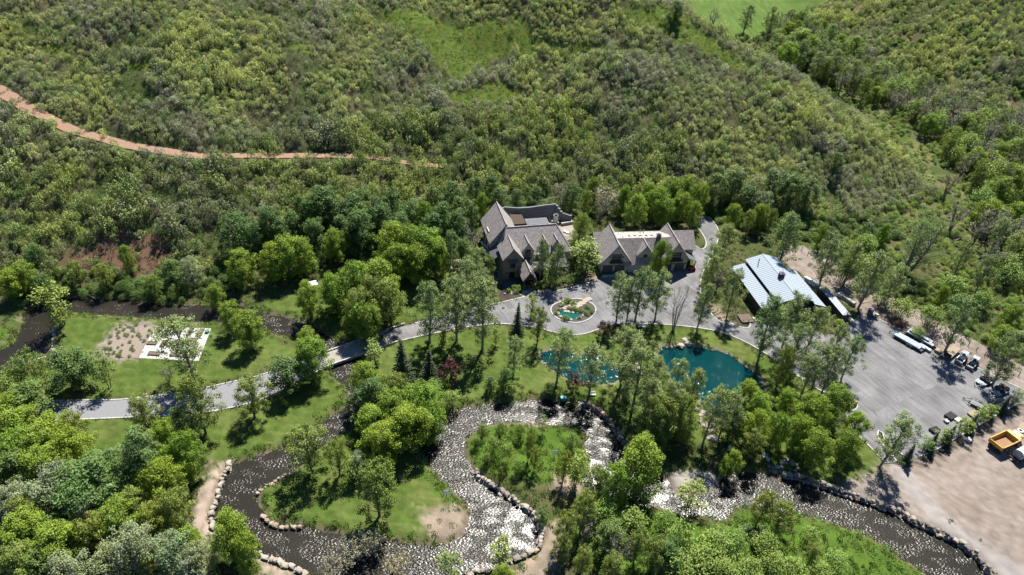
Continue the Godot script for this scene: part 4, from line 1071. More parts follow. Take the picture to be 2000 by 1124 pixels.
func make_scrub():
	var r := RandomNumberGenerator.new(); r.seed = 99
	var oak := []; var grass := []; var flowers := []
	var pal := [Color(.53, .60, .28), Color(.68, .74, .28), Color(.52, .54, .40), Color(.39, .56, .22), Color(.59, .66, .31)]
	var tone := FastNoiseLite.new(); tone.seed = 5; tone.frequency = .018; tone.fractal_octaves = 3
	var z := -140.0
	while z > -470.0:
		var x := -260.0
		var st := 1.28 if z > -310 else 1.9
		while x < 330.0:
			var px := x + r.randf_range(-.5, .5) * st * 1.2; var pz := z + r.randf_range(-.5, .5) * st * 1.2
			x += st
			var h := coarse(px, pz)
			var on_spur := Geometry2D.is_point_in_polygon(Vector2(px, pz), hill_poly)
			if h < 1.0 or (not on_spur and px < 150): continue
			var y := ground(px, pz)
			if not seen(Vector3(px, y + 1, pz), 1.10): continue
			var id := hm(px, pz)
			if id == 3: continue
			if id == 1 and r.randf() > .07:
				if r.randf() < .8: flowers.append([Vector3(px, y, pz), r.randf_range(.7, 1.3), r.randf_range(.5, 1.1), r.randf() * TAU, Color(.12, .2, .03) if r.randf() < .8 else (Color(.5, .36, .02) if r.randf() < .5 else Color(.16, .18, .1))])
				continue
			if id == 2 and r.randf() > .12: continue
			var skip := false
			for k in range(0, road_pts.size(), 3):
				if absf(road_pts[k].x - px) < 4.0 and Vector2(road_pts[k].x - px, road_pts[k].z - pz).length() < (3.0 if k < road_pts.size() * .78 else 1.0): skip = true; break
			if skip: continue
			if not on_spur and px < 205 and h < 9: continue
			var gap := tone.get_noise_2d(px * 3.2 + 400, pz * 3.2)
			if gap > .2 and r.randf() < .8:
				flowers.append([Vector3(px, y, pz), r.randf_range(.7, 1.2), r.randf_range(.5, 1.0), r.randf() * TAU, Color(.125, .19, .04) * r.randf_range(.8, 1.2)])
				continue
			var t := tone.get_noise_2d(px, pz) + r.randf_range(-.22, .22) + (.12 if not on_spur else 0.0)
			var ci := 2 if t < -.2 else (0 if t < .02 else (4 if t < .16 else 1))
			if r.randf() < .1: ci = 3
			var c: Color = pal[ci]
			var k2 := r.randf_range(.68, 1.3)
			if r.randf() < .16: flowers.append([Vector3(px + st * .5, ground(px + st * .5, pz + .4), pz + .4), r.randf_range(.7, 1.2), r.randf_range(.5, 1.1), r.randf() * TAU, Color(.13, .17, .05) * k2])
			var low := on_spur and y < 17.0 and px < 60.0
			var big := 1.55 if low else 1.0
			if low: c = Color(c.r * .68, c.g * .74, c.b * .56)
			if low and r.randf() < .35: continue
			var s := lerpf(.34, 1.05, pow(r.randf(), 1.7)) * big * (1.0 if z > -310 else 1.35)
			if tone.get_noise_2d(px * 1.3 - 900, pz * 1.3) > .22: s *= 1.45
			oak.append([Vector3(px, y - .15, pz), s, s * r.randf_range(.7, 1.5), r.randf() * TAU, Color(c.r * k2, c.g * k2, c.b * k2)])
		z -= st
	print("oak ", oak.size(), " flowers ", flowers.size())
	var crowns := []
	for v in kinds.oak: crowns.append(v[1])
	scatter("oak_scrub", "olive and yellow-green oak scrub covering the hillside", "scrub", crowns, oak, null)
	var fl := [tuft_mesh(1, 26, .55, .8), tuft_mesh(2, 26, .5, .9), tuft_mesh(3, 22, .45, .7)]
	scatter("meadow_plants", "low green and yellow flowering plants in the hillside clearings", "plants", fl, flowers, null)
	# thickets of willow, sage and seedlings on the creek flat, and dark undergrowth below the hill wood
	var thick := []; var under := []
	for k in 13000:
		var px := r.randf_range(85, 290); var pz := r.randf_range(-430, -150)
		var h := coarse(px, pz)
		if Geometry2D.is_point_in_polygon(Vector2(px, pz), hill_poly) and h > 3.0: continue
		if mi(px, pz) >= 0 and reg_at(px, pz) == 2: continue
		if paved_near(px, pz) or hm(px, pz) == 3: continue
		if Geometry2D.get_closest_point_to_segment(Vector2(px, pz), Vector2(88, -178), Vector2(150, -128)).distance_to(Vector2(px, pz)) < 7: continue
		if tone.get_noise_2d(px * 2.4, pz * 2.4) < -.2: continue
		var y := ground(px, pz)
		if not seen(Vector3(px, y, pz), 1.08): continue
		if pz > -140 and px < 130: continue
		var c: Color = [Color(1.1, 1.15, .9), Color(1.3, 1.2, .8), Color(1.3, 1.2, 1.6), Color(.85, 1.0, .8)][r.randi() % 4]
		var s := r.randf_range(.2, .5)
		thick.append([Vector3(px, y - .1, pz), s, s * r.randf_range(.7, 1.2), r.randf() * TAU, c * r.randf_range(.8, 1.15)])
	for k in 5200:
		var px := r.randf_range(-130, 130); var pz := r.randf_range(-235, -140)
		var h := coarse(px, pz)
		if h > 6.0: continue
		var d := seg_dist(Vector2(px, pz), toe_front)
		var m := mi(px, pz)
		if d > 7.0 or (m >= 0 and (paved[m] == 1 or riv[m] == 1 or reg[m] in [1, 2, 3, 7])): continue
		if px > -12 and px < 24 and pz > -206: continue
		if px > 22 and px < 62 and pz > -196: continue
		if not seen(Vector3(px, h, pz), 1.08): continue
		var s := r.randf_range(.3, .7)
		under.append([Vector3(px, ground(px, pz) - .1, pz), s, s * r.randf_range(.6, 1.1), r.randf() * TAU, Color(.5, .6, .55) * r.randf_range(.7, 1.3)])
	print("thicket ", thick.size(), " under ", under.size())
	var wl := []
	for v in kinds.willow: wl.append(v[1])
	scatter("creek_thicket", "low mixed willow and sage thicket on the creek flat", "thicket", wl, thick, null)
	scatter("wood_undergrowth", "dark undergrowth along the foot of the hill", "undergrowth", wl, under, null)
	# rough grass along the water and in the wild parts of the valley floor
	for k in 26000:
		var px := r.randf_range(-140, 150); var pz := r.randf_range(-195, -58)
		var m := mi(px, pz)
		if m < 0 or riv[m] == 1 or pond[m] == 1 or paved[m] == 1: continue
		var rg := reg[m]
		var bank := riv_out[m] < 2.6 or pond_out[m] < 1.2
		if rg in [2, 3, 4, 8] and r.randf() > .012: continue
		if rg == 7 and r.randf() > .4: continue
		if rg == 1 and not bank: continue
		if not seen(Vector3(px, 0, pz), 1.08): continue
		if rg == 0 and not bank and r.randf() < .35: continue
		var c := Color(.165, .26, .05) if bank or rg == 6 else Color(.15, .20, .06)
		var kk := r.randf_range(.7, 1.25)
		if r.randf() < .18: c = Color(.17, .16, .07)
		grass.append([Vector3(px, ground(px, pz) - .03, pz), r.randf_range(.7, 1.5), r.randf_range(.5, 1.15), r.randf() * TAU, Color(c.r * kk, c.g * kk, c.b * kk)])
	for k in 5200:
		# the near bank of the river bends gets more, so the water edge is ragged
		var px := r.randf_range(-140, 150); var pz := r.randf_range(-150, -58)
		var m := mi(px, pz)
		if m < 0 or riv_out[m] > 2.2 or riv_out[m] < .5 or reg[m] in [2, 3, 4, 7, 8]: continue
		grass.append([Vector3(px, ground(px, pz) - .03, pz), r.randf_range(.8, 1.5), r.randf_range(.6, 1.3), r.randf() * TAU, Color(.16, .27, .045)])
	print("grass ", grass.size())
	scatter("rough_grass", "rough green grass along the river banks and under the trees", "grass", [tuft_mesh(11, 30, .55, .55), tuft_mesh(12, 30, .5, .6), tuft_mesh(13, 24, .6, .5)], grass, null)
func paved_near(x: float, z: float) -> bool:
	for e in [[0, 0], [2.5, 0], [-2.5, 0], [0, 2.5], [0, -2.5]]:
		var m := mi(x + e[0], z + e[1])
		if m >= 0 and paved[m] == 1: return true
	return false

# ---------- building pieces (all in the building's own axes: x along the front, z towards the front) ----------
func slab(b: MB, e0: Vector3, e1: Vector3, t1: Vector3, t0: Vector3, th := .22):
	var n := (e1 - e0).cross(t0 - e0).normalized()
	if n.y < 0: n = -n
	var d := -n * th
	var mid := (e0 + e1 + t1 + t0) * .25
	b.quad(e0, e1, t1, t0, n)
	b.quad(e0 + d, e1 + d, t1 + d, t0 + d, -n)
	for q in [[e0, e1], [e1, t1], [t1, t0], [t0, e0]]:
		b.quad(q[0] + d, q[1] + d, q[1], q[0], (q[0] + q[1]) * .5 - mid)
func roof_z(parent: Node, x0: float, xr: float, x1: float, z0: float, z1: float, ye0: float, yr: float, ye1: float, ml: Material, mr: Material, called := "roof") -> Node3D:
	# ridge runs front to back at xr; left slope ml, right slope mr
	var a := mb(); slab(a, Vector3(x0, ye0, z1), Vector3(x0, ye0, z0), Vector3(xr, yr, z0), Vector3(xr, yr, z1))
	var o := part(called, a, parent, ml)
	var b := mb(); slab(b, Vector3(x1, ye1, z0), Vector3(x1, ye1, z1), Vector3(xr, yr - .002, z1), Vector3(xr, yr - .002, z0))
	part("roof_slope", b, o, mr)
	var c := mb(); c.bar(Vector3(xr, yr + .03, z0 + .02), Vector3(xr, yr + .03, z1 - .02), .3, .1)
	part("ridge_cap", c, o, mats.shingle)
	return o
func house_wall_z(parent: Node, x0: float, x1: float, xr: float, z0: float, z1: float, y0: float, ye0: float, yr: float, ye1: float, m: Material, called := "wall"):
	# a block whose front and back are gables with the ridge at xr
	var b := mb()
	for zz in [z0, z1]:
		var o := Vector3(0, 0, 1 if zz == z1 else -1)
		b.quad(Vector3(x0, y0, zz), Vector3(x1, y0, zz), Vector3(x1, ye1, zz), Vector3(x0, ye0, zz), o)
		b.tri(Vector3(x0, ye0, zz), Vector3(x1, ye1, zz), Vector3(xr, yr, zz), Color.WHITE, Vector2(x0, ye0), Vector2(x1, ye1), Vector2(xr, yr), o)
	b.quad(Vector3(x0, y0, z0), Vector3(x0, y0, z1), Vector3(x0, ye0, z1), Vector3(x0, ye0, z0), Vector3.LEFT)
	b.quad(Vector3(x1, y0, z0), Vector3(x1, y0, z1), Vector3(x1, ye1, z1), Vector3(x1, ye1, z0), Vector3.RIGHT)
	return part(called, b, parent, m)
func win(parent: Node, p: Vector3, w: float, h: float, cols := 2, rows := 2, turn := 0.0, arched := false, called := "window") -> MeshInstance3D:
	var f := mb(); var t := .11
	f.box(Vector3(-w / 2, h / 2, 0), Vector3(t, h, .14)); f.box(Vector3(w / 2, h / 2, 0), Vector3(t, h, .14))
	f.box(Vector3(0, t / 2, .002), Vector3(w + t * 2, t, .17)); f.box(Vector3(0, h - t / 2, .002), Vector3(w + t, t, .15))
	for k in range(1, cols): f.box(Vector3(-w / 2 + w * k / cols, h / 2, -.01), Vector3(.06, h - t * 2, .08))
	for k in range(1, rows): f.box(Vector3(0, h * k / rows, -.012), Vector3(w - t, .06, .07))
	if arched:
		for k in 6:
			var a := PI * k / 6; var e := PI * (k + 1) / 6
			f.bar(Vector3(cos(a) * w / 2, h + sin(a) * w * .3, 0), Vector3(cos(e) * w / 2, h + sin(e) * w * .3, 0), .1, .14)
	var o := part(called, f, parent, mats.trim, p)
	o.rotation.y = turn
	var g_ := mb(); g_.box(Vector3(0, h / 2, -.035), Vector3(w - .02, h - .02, .04))
	if arched: g_.box(Vector3(0, h + w * .1, -.036), Vector3(w * .8, w * .3, .04))
	part("pane", g_, o, mats.window_glass)
	return o
func garage_door(parent: Node, x: float, z: float, w: float, h: float):
	var d := mb(); d.box(Vector3(0, h / 2, 0), Vector3(w, h, .1))
	for k in 6:
		var a := PI * k / 6; var e := PI * (k + 1) / 6
		d.quad(Vector3(cos(a) * w / 2, h, .048), Vector3(cos(e) * w / 2, h, .048), Vector3(cos(e) * w / 2, h + sin(e) * .3, .048), Vector3(cos(a) * w / 2, h + sin(a) * .3, .048), Vector3.BACK)
	var o := part("garage_door", d, parent, mats.garage_door, Vector3(x, 0, z))
	for k in 4:
		bx("door_panel", o, Vector3(0, h * (k + .5) / 4, .07), Vector3(w - .25, h / 4 - .14, .05), mats.garage_door)
func lantern(parent: Node, p: Vector3):
	var b := mb(); b.box(Vector3(0, 0, .12), Vector3(.22, .4, .2)); b.box(Vector3(0, .28, .1), Vector3(.3, .07, .26))
	part("wall_lantern", b, parent, mats.black, p)
func dormer(parent: Node, x: float, z_face: float, z_back: float, w: float, y0: float, ye: float, yr: float, ml: Material, mr: Material, wall: Material, ww: float, wh: float, arched := false):
	house_wall_z(parent, x - w / 2 + .25, x + w / 2 - .25, x, z_back, z_face, y0, ye + .1, yr - .25, ye + .1, wall, "dormer_wall")
	roof_z(parent, x - w / 2, x, x + w / 2, z_back, z_face + .35, ye, yr, ye, ml, mr, "dormer_roof")
	win(parent, Vector3(x, ye - wh + .25, z_face + .06), ww, wh, 2, 2, 0, arched)

func make_house():
	var t := thing("main_house", "large shingle-roofed stone and stucco house with many gables and timber entry porch", "house", Vector3(-3, 0, -169), deg_to_rad(15.5))
	# main block
	var b := mb(); b.box(Vector3(11, 3.0, -9.8), Vector3(20, 6.2, 12.4)); part("wall", b, t, mats.stucco)
	b = mb(); b.box(Vector3(11, .6, -3.55), Vector3(20.1, 1.2, .25)); part("stone_plinth", b, t, mats.house_stone)
	var rl := Vector3(2.75, 11.5, -9.7); var rr := Vector3(18, 11.5, -9.7)
	var fl := Vector3(.4, 5.9, -2.8); var fr := Vector3(21.7, 5.9, -2.8); var bl := Vector3(.4, 5.9, -16.6); var br := Vector3(21.7, 5.9, -16.6)
	b = mb(); slab(b, fl, fr, rr, rl, .24); var ro := part("roof", b, t, mats.shingle)
	b = mb(); slab(b, br, bl, rl, rr, .24); part("roof_slope", b, ro, mats.shingle)
	for q in [[bl, fl, rl], [fr, br, rr]]:
		b = mb(); b.tri(q[0], q[1], q[2], Color.WHITE, Vector2(0, 0), Vector2(13.8, 0), Vector2(6.9, 6.5), (q[0] + q[1]) * .5 - Vector3(11, 8, -9.7)); part("roof_hip", b, ro, mats.shingle)
	b = mb(); b.bar(rl + Vector3(0, .03, 0), rr + Vector3(0, .03, 0), .34, .12)
	for q in [[fl, rl], [fr, rr]]: b.bar(q[0] + Vector3(0, .05, 0), q[1] + Vector3(0, .05, 0), .26, .1)
	part("ridge_cap", b, ro, mats.shingle)
	# rear wing on the west
	house_wall_z(t, -1.3, 7.3, 3, -23.6, -10.9, 0, 6.1, 11.7, 6.1, mats.stucco, "wing_wall")
	roof_z(t, -1.9, 3, 7.9, -24.3, -10.3, 5.7, 12.0, 5.7, mats.shingle, mats.shingle, "wing_roof")
	b = mb(); slab(b, Vector3(-1.9, 5.85, -15.2), Vector3(-1.9, 5.85, -18.2), Vector3(.8, 7.9, -18.2), Vector3(.8, 9.1, -15.2), .2)
	part("shed_dormer_roof", b, t, mats.shingle)
	bx("shed_dormer_wall", t, Vector3(-.6, 5.9, -16.7), Vector3(1.2, 2.2, 2.7), mats.stucco)
	b = mb(); slab(b, Vector3(-2.3, 3.9, -4.2), Vector3(-2.3, 3.9, -10.2), Vector3(.9, 6.4, -10.2), Vector3(.9, 6.4, -4.2), .2); part("porch_roof", b, t, mats.shingle_dark)
	for zz in [-4.6, -7.2, -9.8]: bx("porch_post", t, Vector3(-2.0, 1.9, zz), Vector3(.25, 3.8, .25), mats.dark_timber)
	house_wall_z(t, .9, 3.6, 1.6, -12.3, -7.8, 6, 7.4, 10.6, 8.0, mats.stucco, "side_gable")
	# stone front wing
	house_wall_z(t, .15, 5.55, 2.85, -6, 0, 0, 7.0, 10.15, 7.0, mats.house_stone, "stone_wing_wall")
	roof_z(t, -.3, 2.85, 6.0, -7.4, .5, 6.7, 10.4, 6.7, mats.shingle, mats.shingle, "stone_wing_roof")
	win(t, Vector3(2.8, 3.7, .05), 1.5, 2.1, 2, 3); win(t, Vector3(2.8, .1, .05), 1.6, 2.2, 2, 2, 0, false, "french_door")
	b = mb(); slab(b, Vector3(1.3, 6.0, 1.0), Vector3(4.3, 6.0, 1.0), Vector3(4.3, 6.75, .06), Vector3(1.3, 6.75, .06), .12); part("awning", b, t, mats.shingle_dark)
	lantern(t, Vector3(1.3, 2.0, .05)); lantern(t, Vector3(4.4, 2.0, .05))
	# stone courses stand proud of the stone front, each its own block
	var cm := mb(); cm.box(Vector3.ZERO, Vector3(.62, .30, .09)); var cmesh := cm.mesh(mats.house_stone)
	var cm2 := mb(); cm2.box(Vector3.ZERO, Vector3(.42, .26, .13)); var cmesh2 := cm2.mesh(mats.grey_stone)
	for k in 60:
		var px := .45 + fmod(k * .83, 4.9); var py := .3 + .34 * int(k * .83 / 4.9) * 1.0 + .0
		py = .35 + floorf(k / 6.0) * .68
		px = .5 + (k % 6) * .92 + (.4 if int(k / 6) % 2 else 0.0)
		if absf(px - 2.8) < 1.25 and (py < 2.6 or (py > 3.4 and py < 6.9)): continue
		part("stone", cmesh if k % 3 else cmesh2, t, null, Vector3(px, py, .02))
	# wall dormers on the front slope
	dormer(t, 8.0, -3.0, -8.4, 4.2, 5.0, 6.9, 9.9, mats.shingle, mats.shingle, mats.stucco, 1.5, 1.9, true)
	bx("bay_wall", t, Vector3(10.9, 4.2, -3.0), Vector3(2.2, 3.6, .9), mats.stucco); win(t, Vector3(10.9, 3.4, -2.49), 1.4, 1.9, 2, 2)
	dormer(t, 13.4, -4.0, -7.6, 2.9, 5.6, 7.6, 9.7, mats.shingle, mats.shingle, mats.stucco, .9, 1.1)
	dormer(t, 16.9, -4.0, -7.6, 2.9, 5.6, 7.6, 9.7, mats.shingle, mats.shingle, mats.stucco, .9, 1.1)
	# low porch roof along the front
	b = mb(); slab(b, Vector3(6.1, 3.1, .9), Vector3(19.5, 3.1, .9), Vector3(19.5, 4.9, -3.1), Vector3(6.1, 4.9, -3.1), .2); part("front_porch_roof", b, t, mats.shingle_dark)
	for xx in [10.0, 13.0, 16.0, 19.2]: bx("porch_post", t, Vector3(xx, 1.45, .6), Vector3(.28, 2.9, .28), mats.dark_timber)
	for xx in [12.0, 15.0, 18.0]: win(t, Vector3(xx, .7, -3.5), 1.5, 1.9, 2, 2)
	win(t, Vector3(8.6, .05, -3.5), 1.5, 2.3, 2, 1, 0, false, "entry_door")
	for xx in [14.2, 18.0]: win(t, Vector3(xx, 3.3, -3.5), 1.1, 1.5, 2, 2)
	for zz in [-6.0, -9.0]: win(t, Vector3(.95, 1.0, zz), 1.4, 2.0, 2, 2, -PI / 2)
	for zz in [-13.0, -17.0, -20.5]: win(t, Vector3(-1.36, 1.2, zz), 1.3, 1.9, 2, 2, -PI / 2)
	# entry porch with open timber truss
	var e := roof_z(t, 4.5, 6.65, 8.8, -.2, 6.0, 2.9, 5.9, 2.9, mats.shingle, mats.shingle, "entry_porch_roof")
	for xx in [5.1, 8.2]:
		bx("stone_pier", t, Vector3(xx, .55, 5.4), Vector3(.85, 1.1, .85), mats.house_stone)
		bx("timber_post", t, Vector3(xx, 2.0, 5.4), Vector3(.32, 2.1, .32), mats.timber)
		bx("timber_post", t, Vector3(xx, 1.5, 1.0), Vector3(.3, 3.0, .3), mats.timber)
	b = mb()
	b.bar(Vector3(4.7, 3.1, 5.5), Vector3(8.6, 3.1, 5.5), .26, .26)
	b.bar(Vector3(4.75, 2.95, 5.72), Vector3(6.65, 5.6, 5.72), .2, .2); b.bar(Vector3(8.55, 2.95, 5.72), Vector3(6.65, 5.6, 5.72), .2, .2)
	b.bar(Vector3(6.65, 3.1, 5.52), Vector3(6.65, 5.4, 5.52), .2, .2)
	b.bar(Vector3(5.6, 3.15, 5.54), Vector3(6.6, 4.3, 5.54), .16, .16); b.bar(Vector3(7.7, 3.15, 5.54), Vector3(6.7, 4.3, 5.54), .16, .16)
	part("truss", b, t, mats.timber)
	# chimney on the rear slope and copper vent on the porch
	b = mb(); b.tube(Vector3(9.3, 2.6, 1.2), Vector3(9.3, 4.2, 1.2), .34, .3, 10, true); part("roof_urn", b, t, mats.pale_stone)
	# terraces belong to the ground
	sheet("front_terrace_path", gg([[982, 548], [1022, 551], [1016, 566], [982, 569]]), .05, mats.dark_paving)
	sheet("side_terrace_path", gg([[947, 478], [960, 470], [968, 508], [974, 545], [962, 545], [955, 515]]), .05, mats.dark_paving)
	sheet("patio_path", gg([[1055, 408], [1070, 412], [1120, 432], [1122, 470], [1108, 470], [1085, 440], [1040, 440], [1030, 425]]), .05, mats.paving)
	sheet("entry_path", gg([[1021, 565], [1045, 562], [1044, 578], [1020, 583]]), .045, mats.paving)
	# retaining wall behind the house: rock-faced, curved
	var wl := [Vector3(-9, 3.6, -199.5), Vector3(-4.4, 5, -202.6), Vector3(0, 5, -202.6), Vector3(4, 5, -203.6), Vector3(8.5, 5.1, -205.4), Vector3(12.5, 5.2, -206.7), Vector3(14.7, 3.6, -203.9), Vector3(18, 2.4, -204.4)]
	var rw := thing("retaining_wall", "tall curved grey rock-faced retaining wall behind the main house", "wall")
	for k in wl.size() - 1:
		for row in 4:
			for s in 3:
				var p0: Vector3 = wl[k].lerp(wl[k + 1], s / 3.0); var p1: Vector3 = wl[k].lerp(wl[k + 1], (s + 1) / 3.0)
				var hgt := (p0.y + p1.y) * .5 / 4.0
				var m := mb()
				m.bar(Vector3(p0.x, hgt * (row + .5), p0.z), Vector3(p1.x, hgt * (row + .5), p1.z), .7 + rng.randf() * .16 - row * .05, hgt - .03)
				part("rock_panel", m, rw, mats.wall_rock)
	# slatted pergolas
	for q in [["brown timber slat pergola beside the rear wing", Vector3(.2, 0, -198.6), 3.7, 6.6, mats.timber, 13], ["grey slat pergola along the back of the main house", Vector3(6.5, 0, -197.9), 7.4, 3.5, mats.grey_machine, 22]]:
		var pg := thing("pergola", q[0], "pergola", q[1], deg_to_rad(15))
		for sx in [-1, 1]:
			for sz in [-1, 1]: bx("post", pg, Vector3(sx * (q[2] / 2 - .2), 1.45, sz * (q[3] / 2 - .2)), Vector3(.2, 2.9, .2), q[4])
			bx("beam", pg, Vector3(0, 3.0, sx * (q[3] / 2 - .2)), Vector3(q[2], .22, .15), q[4])
		var long_z: bool = q[3] > q[2]
		for k in q[5]:
			var f: float = (k + .5) / q[5] - .5
			bx("slat", pg, Vector3(0 if long_z else f * q[2], 3.2, f * q[3] if long_z else 0), Vector3(q[2] + .3 if long_z else .16, .12, .26 if long_z else q[3] + .3), q[4])
	var fp := thing("outdoor_fireplace", "white outdoor fireplace with black chimney cap on the rear patio", "fireplace", g(1084, 438), deg_to_rad(15))
	bx("hearth", fp, Vector3(0, .5, 0), Vector3(2.2, 1.0, 1.6), mats.pale_stone_b); bx("chimney", fp, Vector3(0, 2.2, 0), Vector3(1.4, 2.5, 1.2), mats.white_paint)
	bx("firebox", fp, Vector3(0, .55, .82), Vector3(1.0, .6, .06), mats.black)
	b = mb(); b.box(Vector3(0, 3.5, 0), Vector3(1.2, .14, 1.1)); b.box(Vector3(0, 3.7, 0), Vector3(.9, .3, .8)); part("chimney_cap", b, fp, mats.black)
	for q in [[[1068, 416], [1090, 416]], [[1068, 417], [1074, 434]], [[1096, 441], [1119, 437]], [[1104, 424], [1116, 436]]]:
		var w := thing("seat_wall", "low tan masonry seat wall round the outdoor fireplace", "wall", Vector3.ZERO, 0, "seat walls of the rear patio")
		var m := mb(); var a := g(q[0][0], q[0][1]); var c := g(q[1][0], q[1][1])
		m.bar(a + Vector3(0, .45, 0), c + Vector3(0, .45, 0), .5, .9); part("wall_body", m, w, mats.pale_stone)
		m = mb(); m.bar(a + Vector3(0, .95, 0), c + Vector3(0, .95, 0), .6, .09); part("coping", m, w, mats.pale_stone_b)
	# terrace furniture
	for q in [[943, 479, .6], [949, 484, .7], [955, 498, 1.2], [1106, 455, 1.0]]:
		var l := thing("sun_lounger", "white sun lounger on the terrace of the main house", "lounger", g(q[0], q[1]), q[2], "white terrace loungers")
		bx("seat", l, Vector3(0, .35, .3), Vector3(.75, .14, 1.4), mats.white_paint)
		var bk := bx("backrest", l, Vector3(0, .58, -.65), Vector3(.75, .12, .8), mats.white_paint); bk.rotation.x = .7
		for sx in [-1, 1]:
			for zz in [-.3, .85]: bx("leg", l, Vector3(sx * .3, .14, zz), Vector3(.06, .28, .06), mats.silver)

func make_garage():
	var t := thing("garage_house", "stucco garage house with two front gables and dark arched doors", "house", Vector3(26, 0, -175.6), deg_to_rad(10))
	house_wall_z(t, -.6, 30, 15, -13.4, -4.9, 0, 4.9, 4.95, 4.9, mats.stucco, "wall")
	var b := mb(); slab(b, Vector3(-1.2, 4.7, -4.3), Vector3(30.6, 4.7, -4.3), Vector3(30.6, 8.7, -9.2), Vector3(-1.2, 8.7, -9.2)); var ro := part("roof", b, t, mats.shingle)
	b = mb(); slab(b, Vector3(30.6, 4.7, -14), Vector3(-1.2, 4.7, -14), Vector3(-1.2, 8.698, -9.2), Vector3(30.6, 8.698, -9.2)); part("roof_slope", b, ro, mats.shingle)
	for xx in [-.65, 30.05]:
		b = mb(); b.tri(Vector3(xx, 4.8, -4.9), Vector3(xx, 4.8, -13.4), Vector3(xx, 8.4, -9.2), Color.WHITE, Vector2.ZERO, Vector2(8, 0), Vector2(4, 4), Vector3(-1 if xx < 0 else 1, 0, 0)); part("end_gable", b, t, mats.stucco)
	# flat centre deck and the long front slope
	b = mb(); b.prism(PackedVector2Array([Vector2(4.5, -8.4), Vector2(19.4, -8.4), Vector2(23.2, -4.9), Vector2(4.5, -4.9)]), 8.3, 9.0); var fd := part("flat_roof", b, t, mats.flat_roof)
	for k in 5: bx("skylight", fd, Vector3(9.2 + k * 1.75, 9.06, -6.1), Vector3(.7, .1, .35), mats.window_glass)
	bx("vent_box", fd, Vector3(7.2, 9.1, -5.9), Vector3(.5, .25, .5), mats.white_paint)
	for xx in [13.2, 14.2]:
		b = mb(); b.tube(Vector3(xx, 8.9, -8.0), Vector3(xx, 9.8, -8.0), .1, .1, 8, true); b.tube(Vector3(xx, 9.8, -8.0), Vector3(xx, 9.95, -8.0), .17, .05, 8, true); part("vent_pipe", b, fd, mats.silver)
	b = mb(); slab(b, Vector3(5.0, 3.1, .7), Vector3(21.8, 3.1, .7), Vector3(21.8, 8.98, -4.92), Vector3(5.0, 8.98, -4.92)); part("front_roof", b, t, mats.shingle)
	bx("front_wall", t, Vector3(13.2, 1.6, -.2), Vector3(10.2, 3.2, .4), mats.stucco)
	# left gable wing
	house_wall_z(t, .1, 8.5, 4.3, -10.8, 0, 0, 4.4, 9.9, 4.4, mats.stucco, "gable_wall")
	roof_z(t, -.55, 4.3, 9.15, -11.4, .7, 3.75, 10.2, 3.75, mats.shingle, mats.shingle, "gable_roof")
	for xx in [2.05, 5.75]: garage_door(t, xx, .03, 3.0, 2.6)
	bx("stone_base", t, Vector3(3.9, .45, .04), Vector3(.55, .9, .12), mats.house_stone)
	for xx in [.28, 7.9]: bx("stone_base", t, Vector3(xx, .45, .04), Vector3(.4, .9, .12), mats.house_stone)
	win(t, Vector3(4.3, 4.3, .04), 2.9, 2.3, 3, 2, 0, false, "balcony_window")
	var bal := bx("balcony", t, Vector3(4.3, 4.0, .5), Vector3(4.0, .16, 1.0), mats.dark_timber)
	for k in 13: bx("baluster", bal, Vector3(-1.9 + k * .316, .5, .45), Vector3(.05, .85, .05), mats.black)
	bx("rail", bal, Vector3(0, .95, .45), Vector3(4.0, .07, .07), mats.black)
	for xx in [.6, 3.9, 7.7]: lantern(t, Vector3(xx, 2.6, .05))
	for xx in [2.3, 6.3]: bx("shutter", t, Vector3(xx, 5.6, .05), Vector3(.3, .7, .07), mats.trim)
	bx("vent_slot", t, Vector3(4.3, 8.6, .03), Vector3(.25, .5, .06), mats.trim)
	# right gable wing
	house_wall_z(t, 18.6, 26.6, 22.6, -10.7, -.1, 0, 4.6, 9.9, 4.6, mats.stucco, "gable_wall")
	roof_z(t, 17.95, 22.6, 27.25, -11.2, .6, 3.95, 10.2, 3.95, mats.shingle, mats.shingle, "gable_roof")
	garage_door(t, 20.4, -.07, 3.0, 2.6); garage_door(t, 24.4, -.07, 3.0, 2.6)
	win(t, Vector3(22.8, 4.3, -.06), 2.9, 2.3, 3, 2, 0, false, "balcony_window")
	bal = bx("balcony", t, Vector3(22.8, 4.0, .4), Vector3(4.0, .16, 1.0), mats.dark_timber)
	for k in 13: bx("baluster", bal, Vector3(-1.9 + k * .316, .5, .45), Vector3(.05, .85, .05), mats.black)
	bx("rail", bal, Vector3(0, .95, .45), Vector3(4.0, .07, .07), mats.black)
	for xx in [22.4, 26.2]: lantern(t, Vector3(xx, 2.6, -.05))
	bx("stone_base", t, Vector3(26.3, .45, -.06), Vector3(.5, .9, .12), mats.house_stone)
	# middle dormer
	dormer(t, 13.4, -.9, -6.0, 5.4, 4.0, 5.4, 8.9, mats.shingle, mats.shingle, mats.stucco, 1.1, 1.0)
	# chimney
	b = mb(); b.box(Vector3(0, 1.3, 0), Vector3(1.1, 2.6, 1.1)); var ch := part("chimney", b, t, mats.shingle_dark, Vector3(17.9, 7.4, -4.6))
	b = mb(); b.box(Vector3(0, 2.72, 0), Vector3(1.35, .2, 1.35)); b.tube(Vector3(0, 2.8, 0), Vector3(0, 3.2, 0), .55, .5, 10, true); part("chimney_cap", b, ch, mats.black)
	# open porch at the east end
	b = mb(); slab(b, Vector3(30.0, 2.7, -5.2), Vector3(30.0, 2.7, -.4), Vector3(26.9, 4.2, -.4), Vector3(26.9, 4.2, -5.2), .16); b.v = b.v; part("side_porch_roof", b, t, mats.shingle_dark)
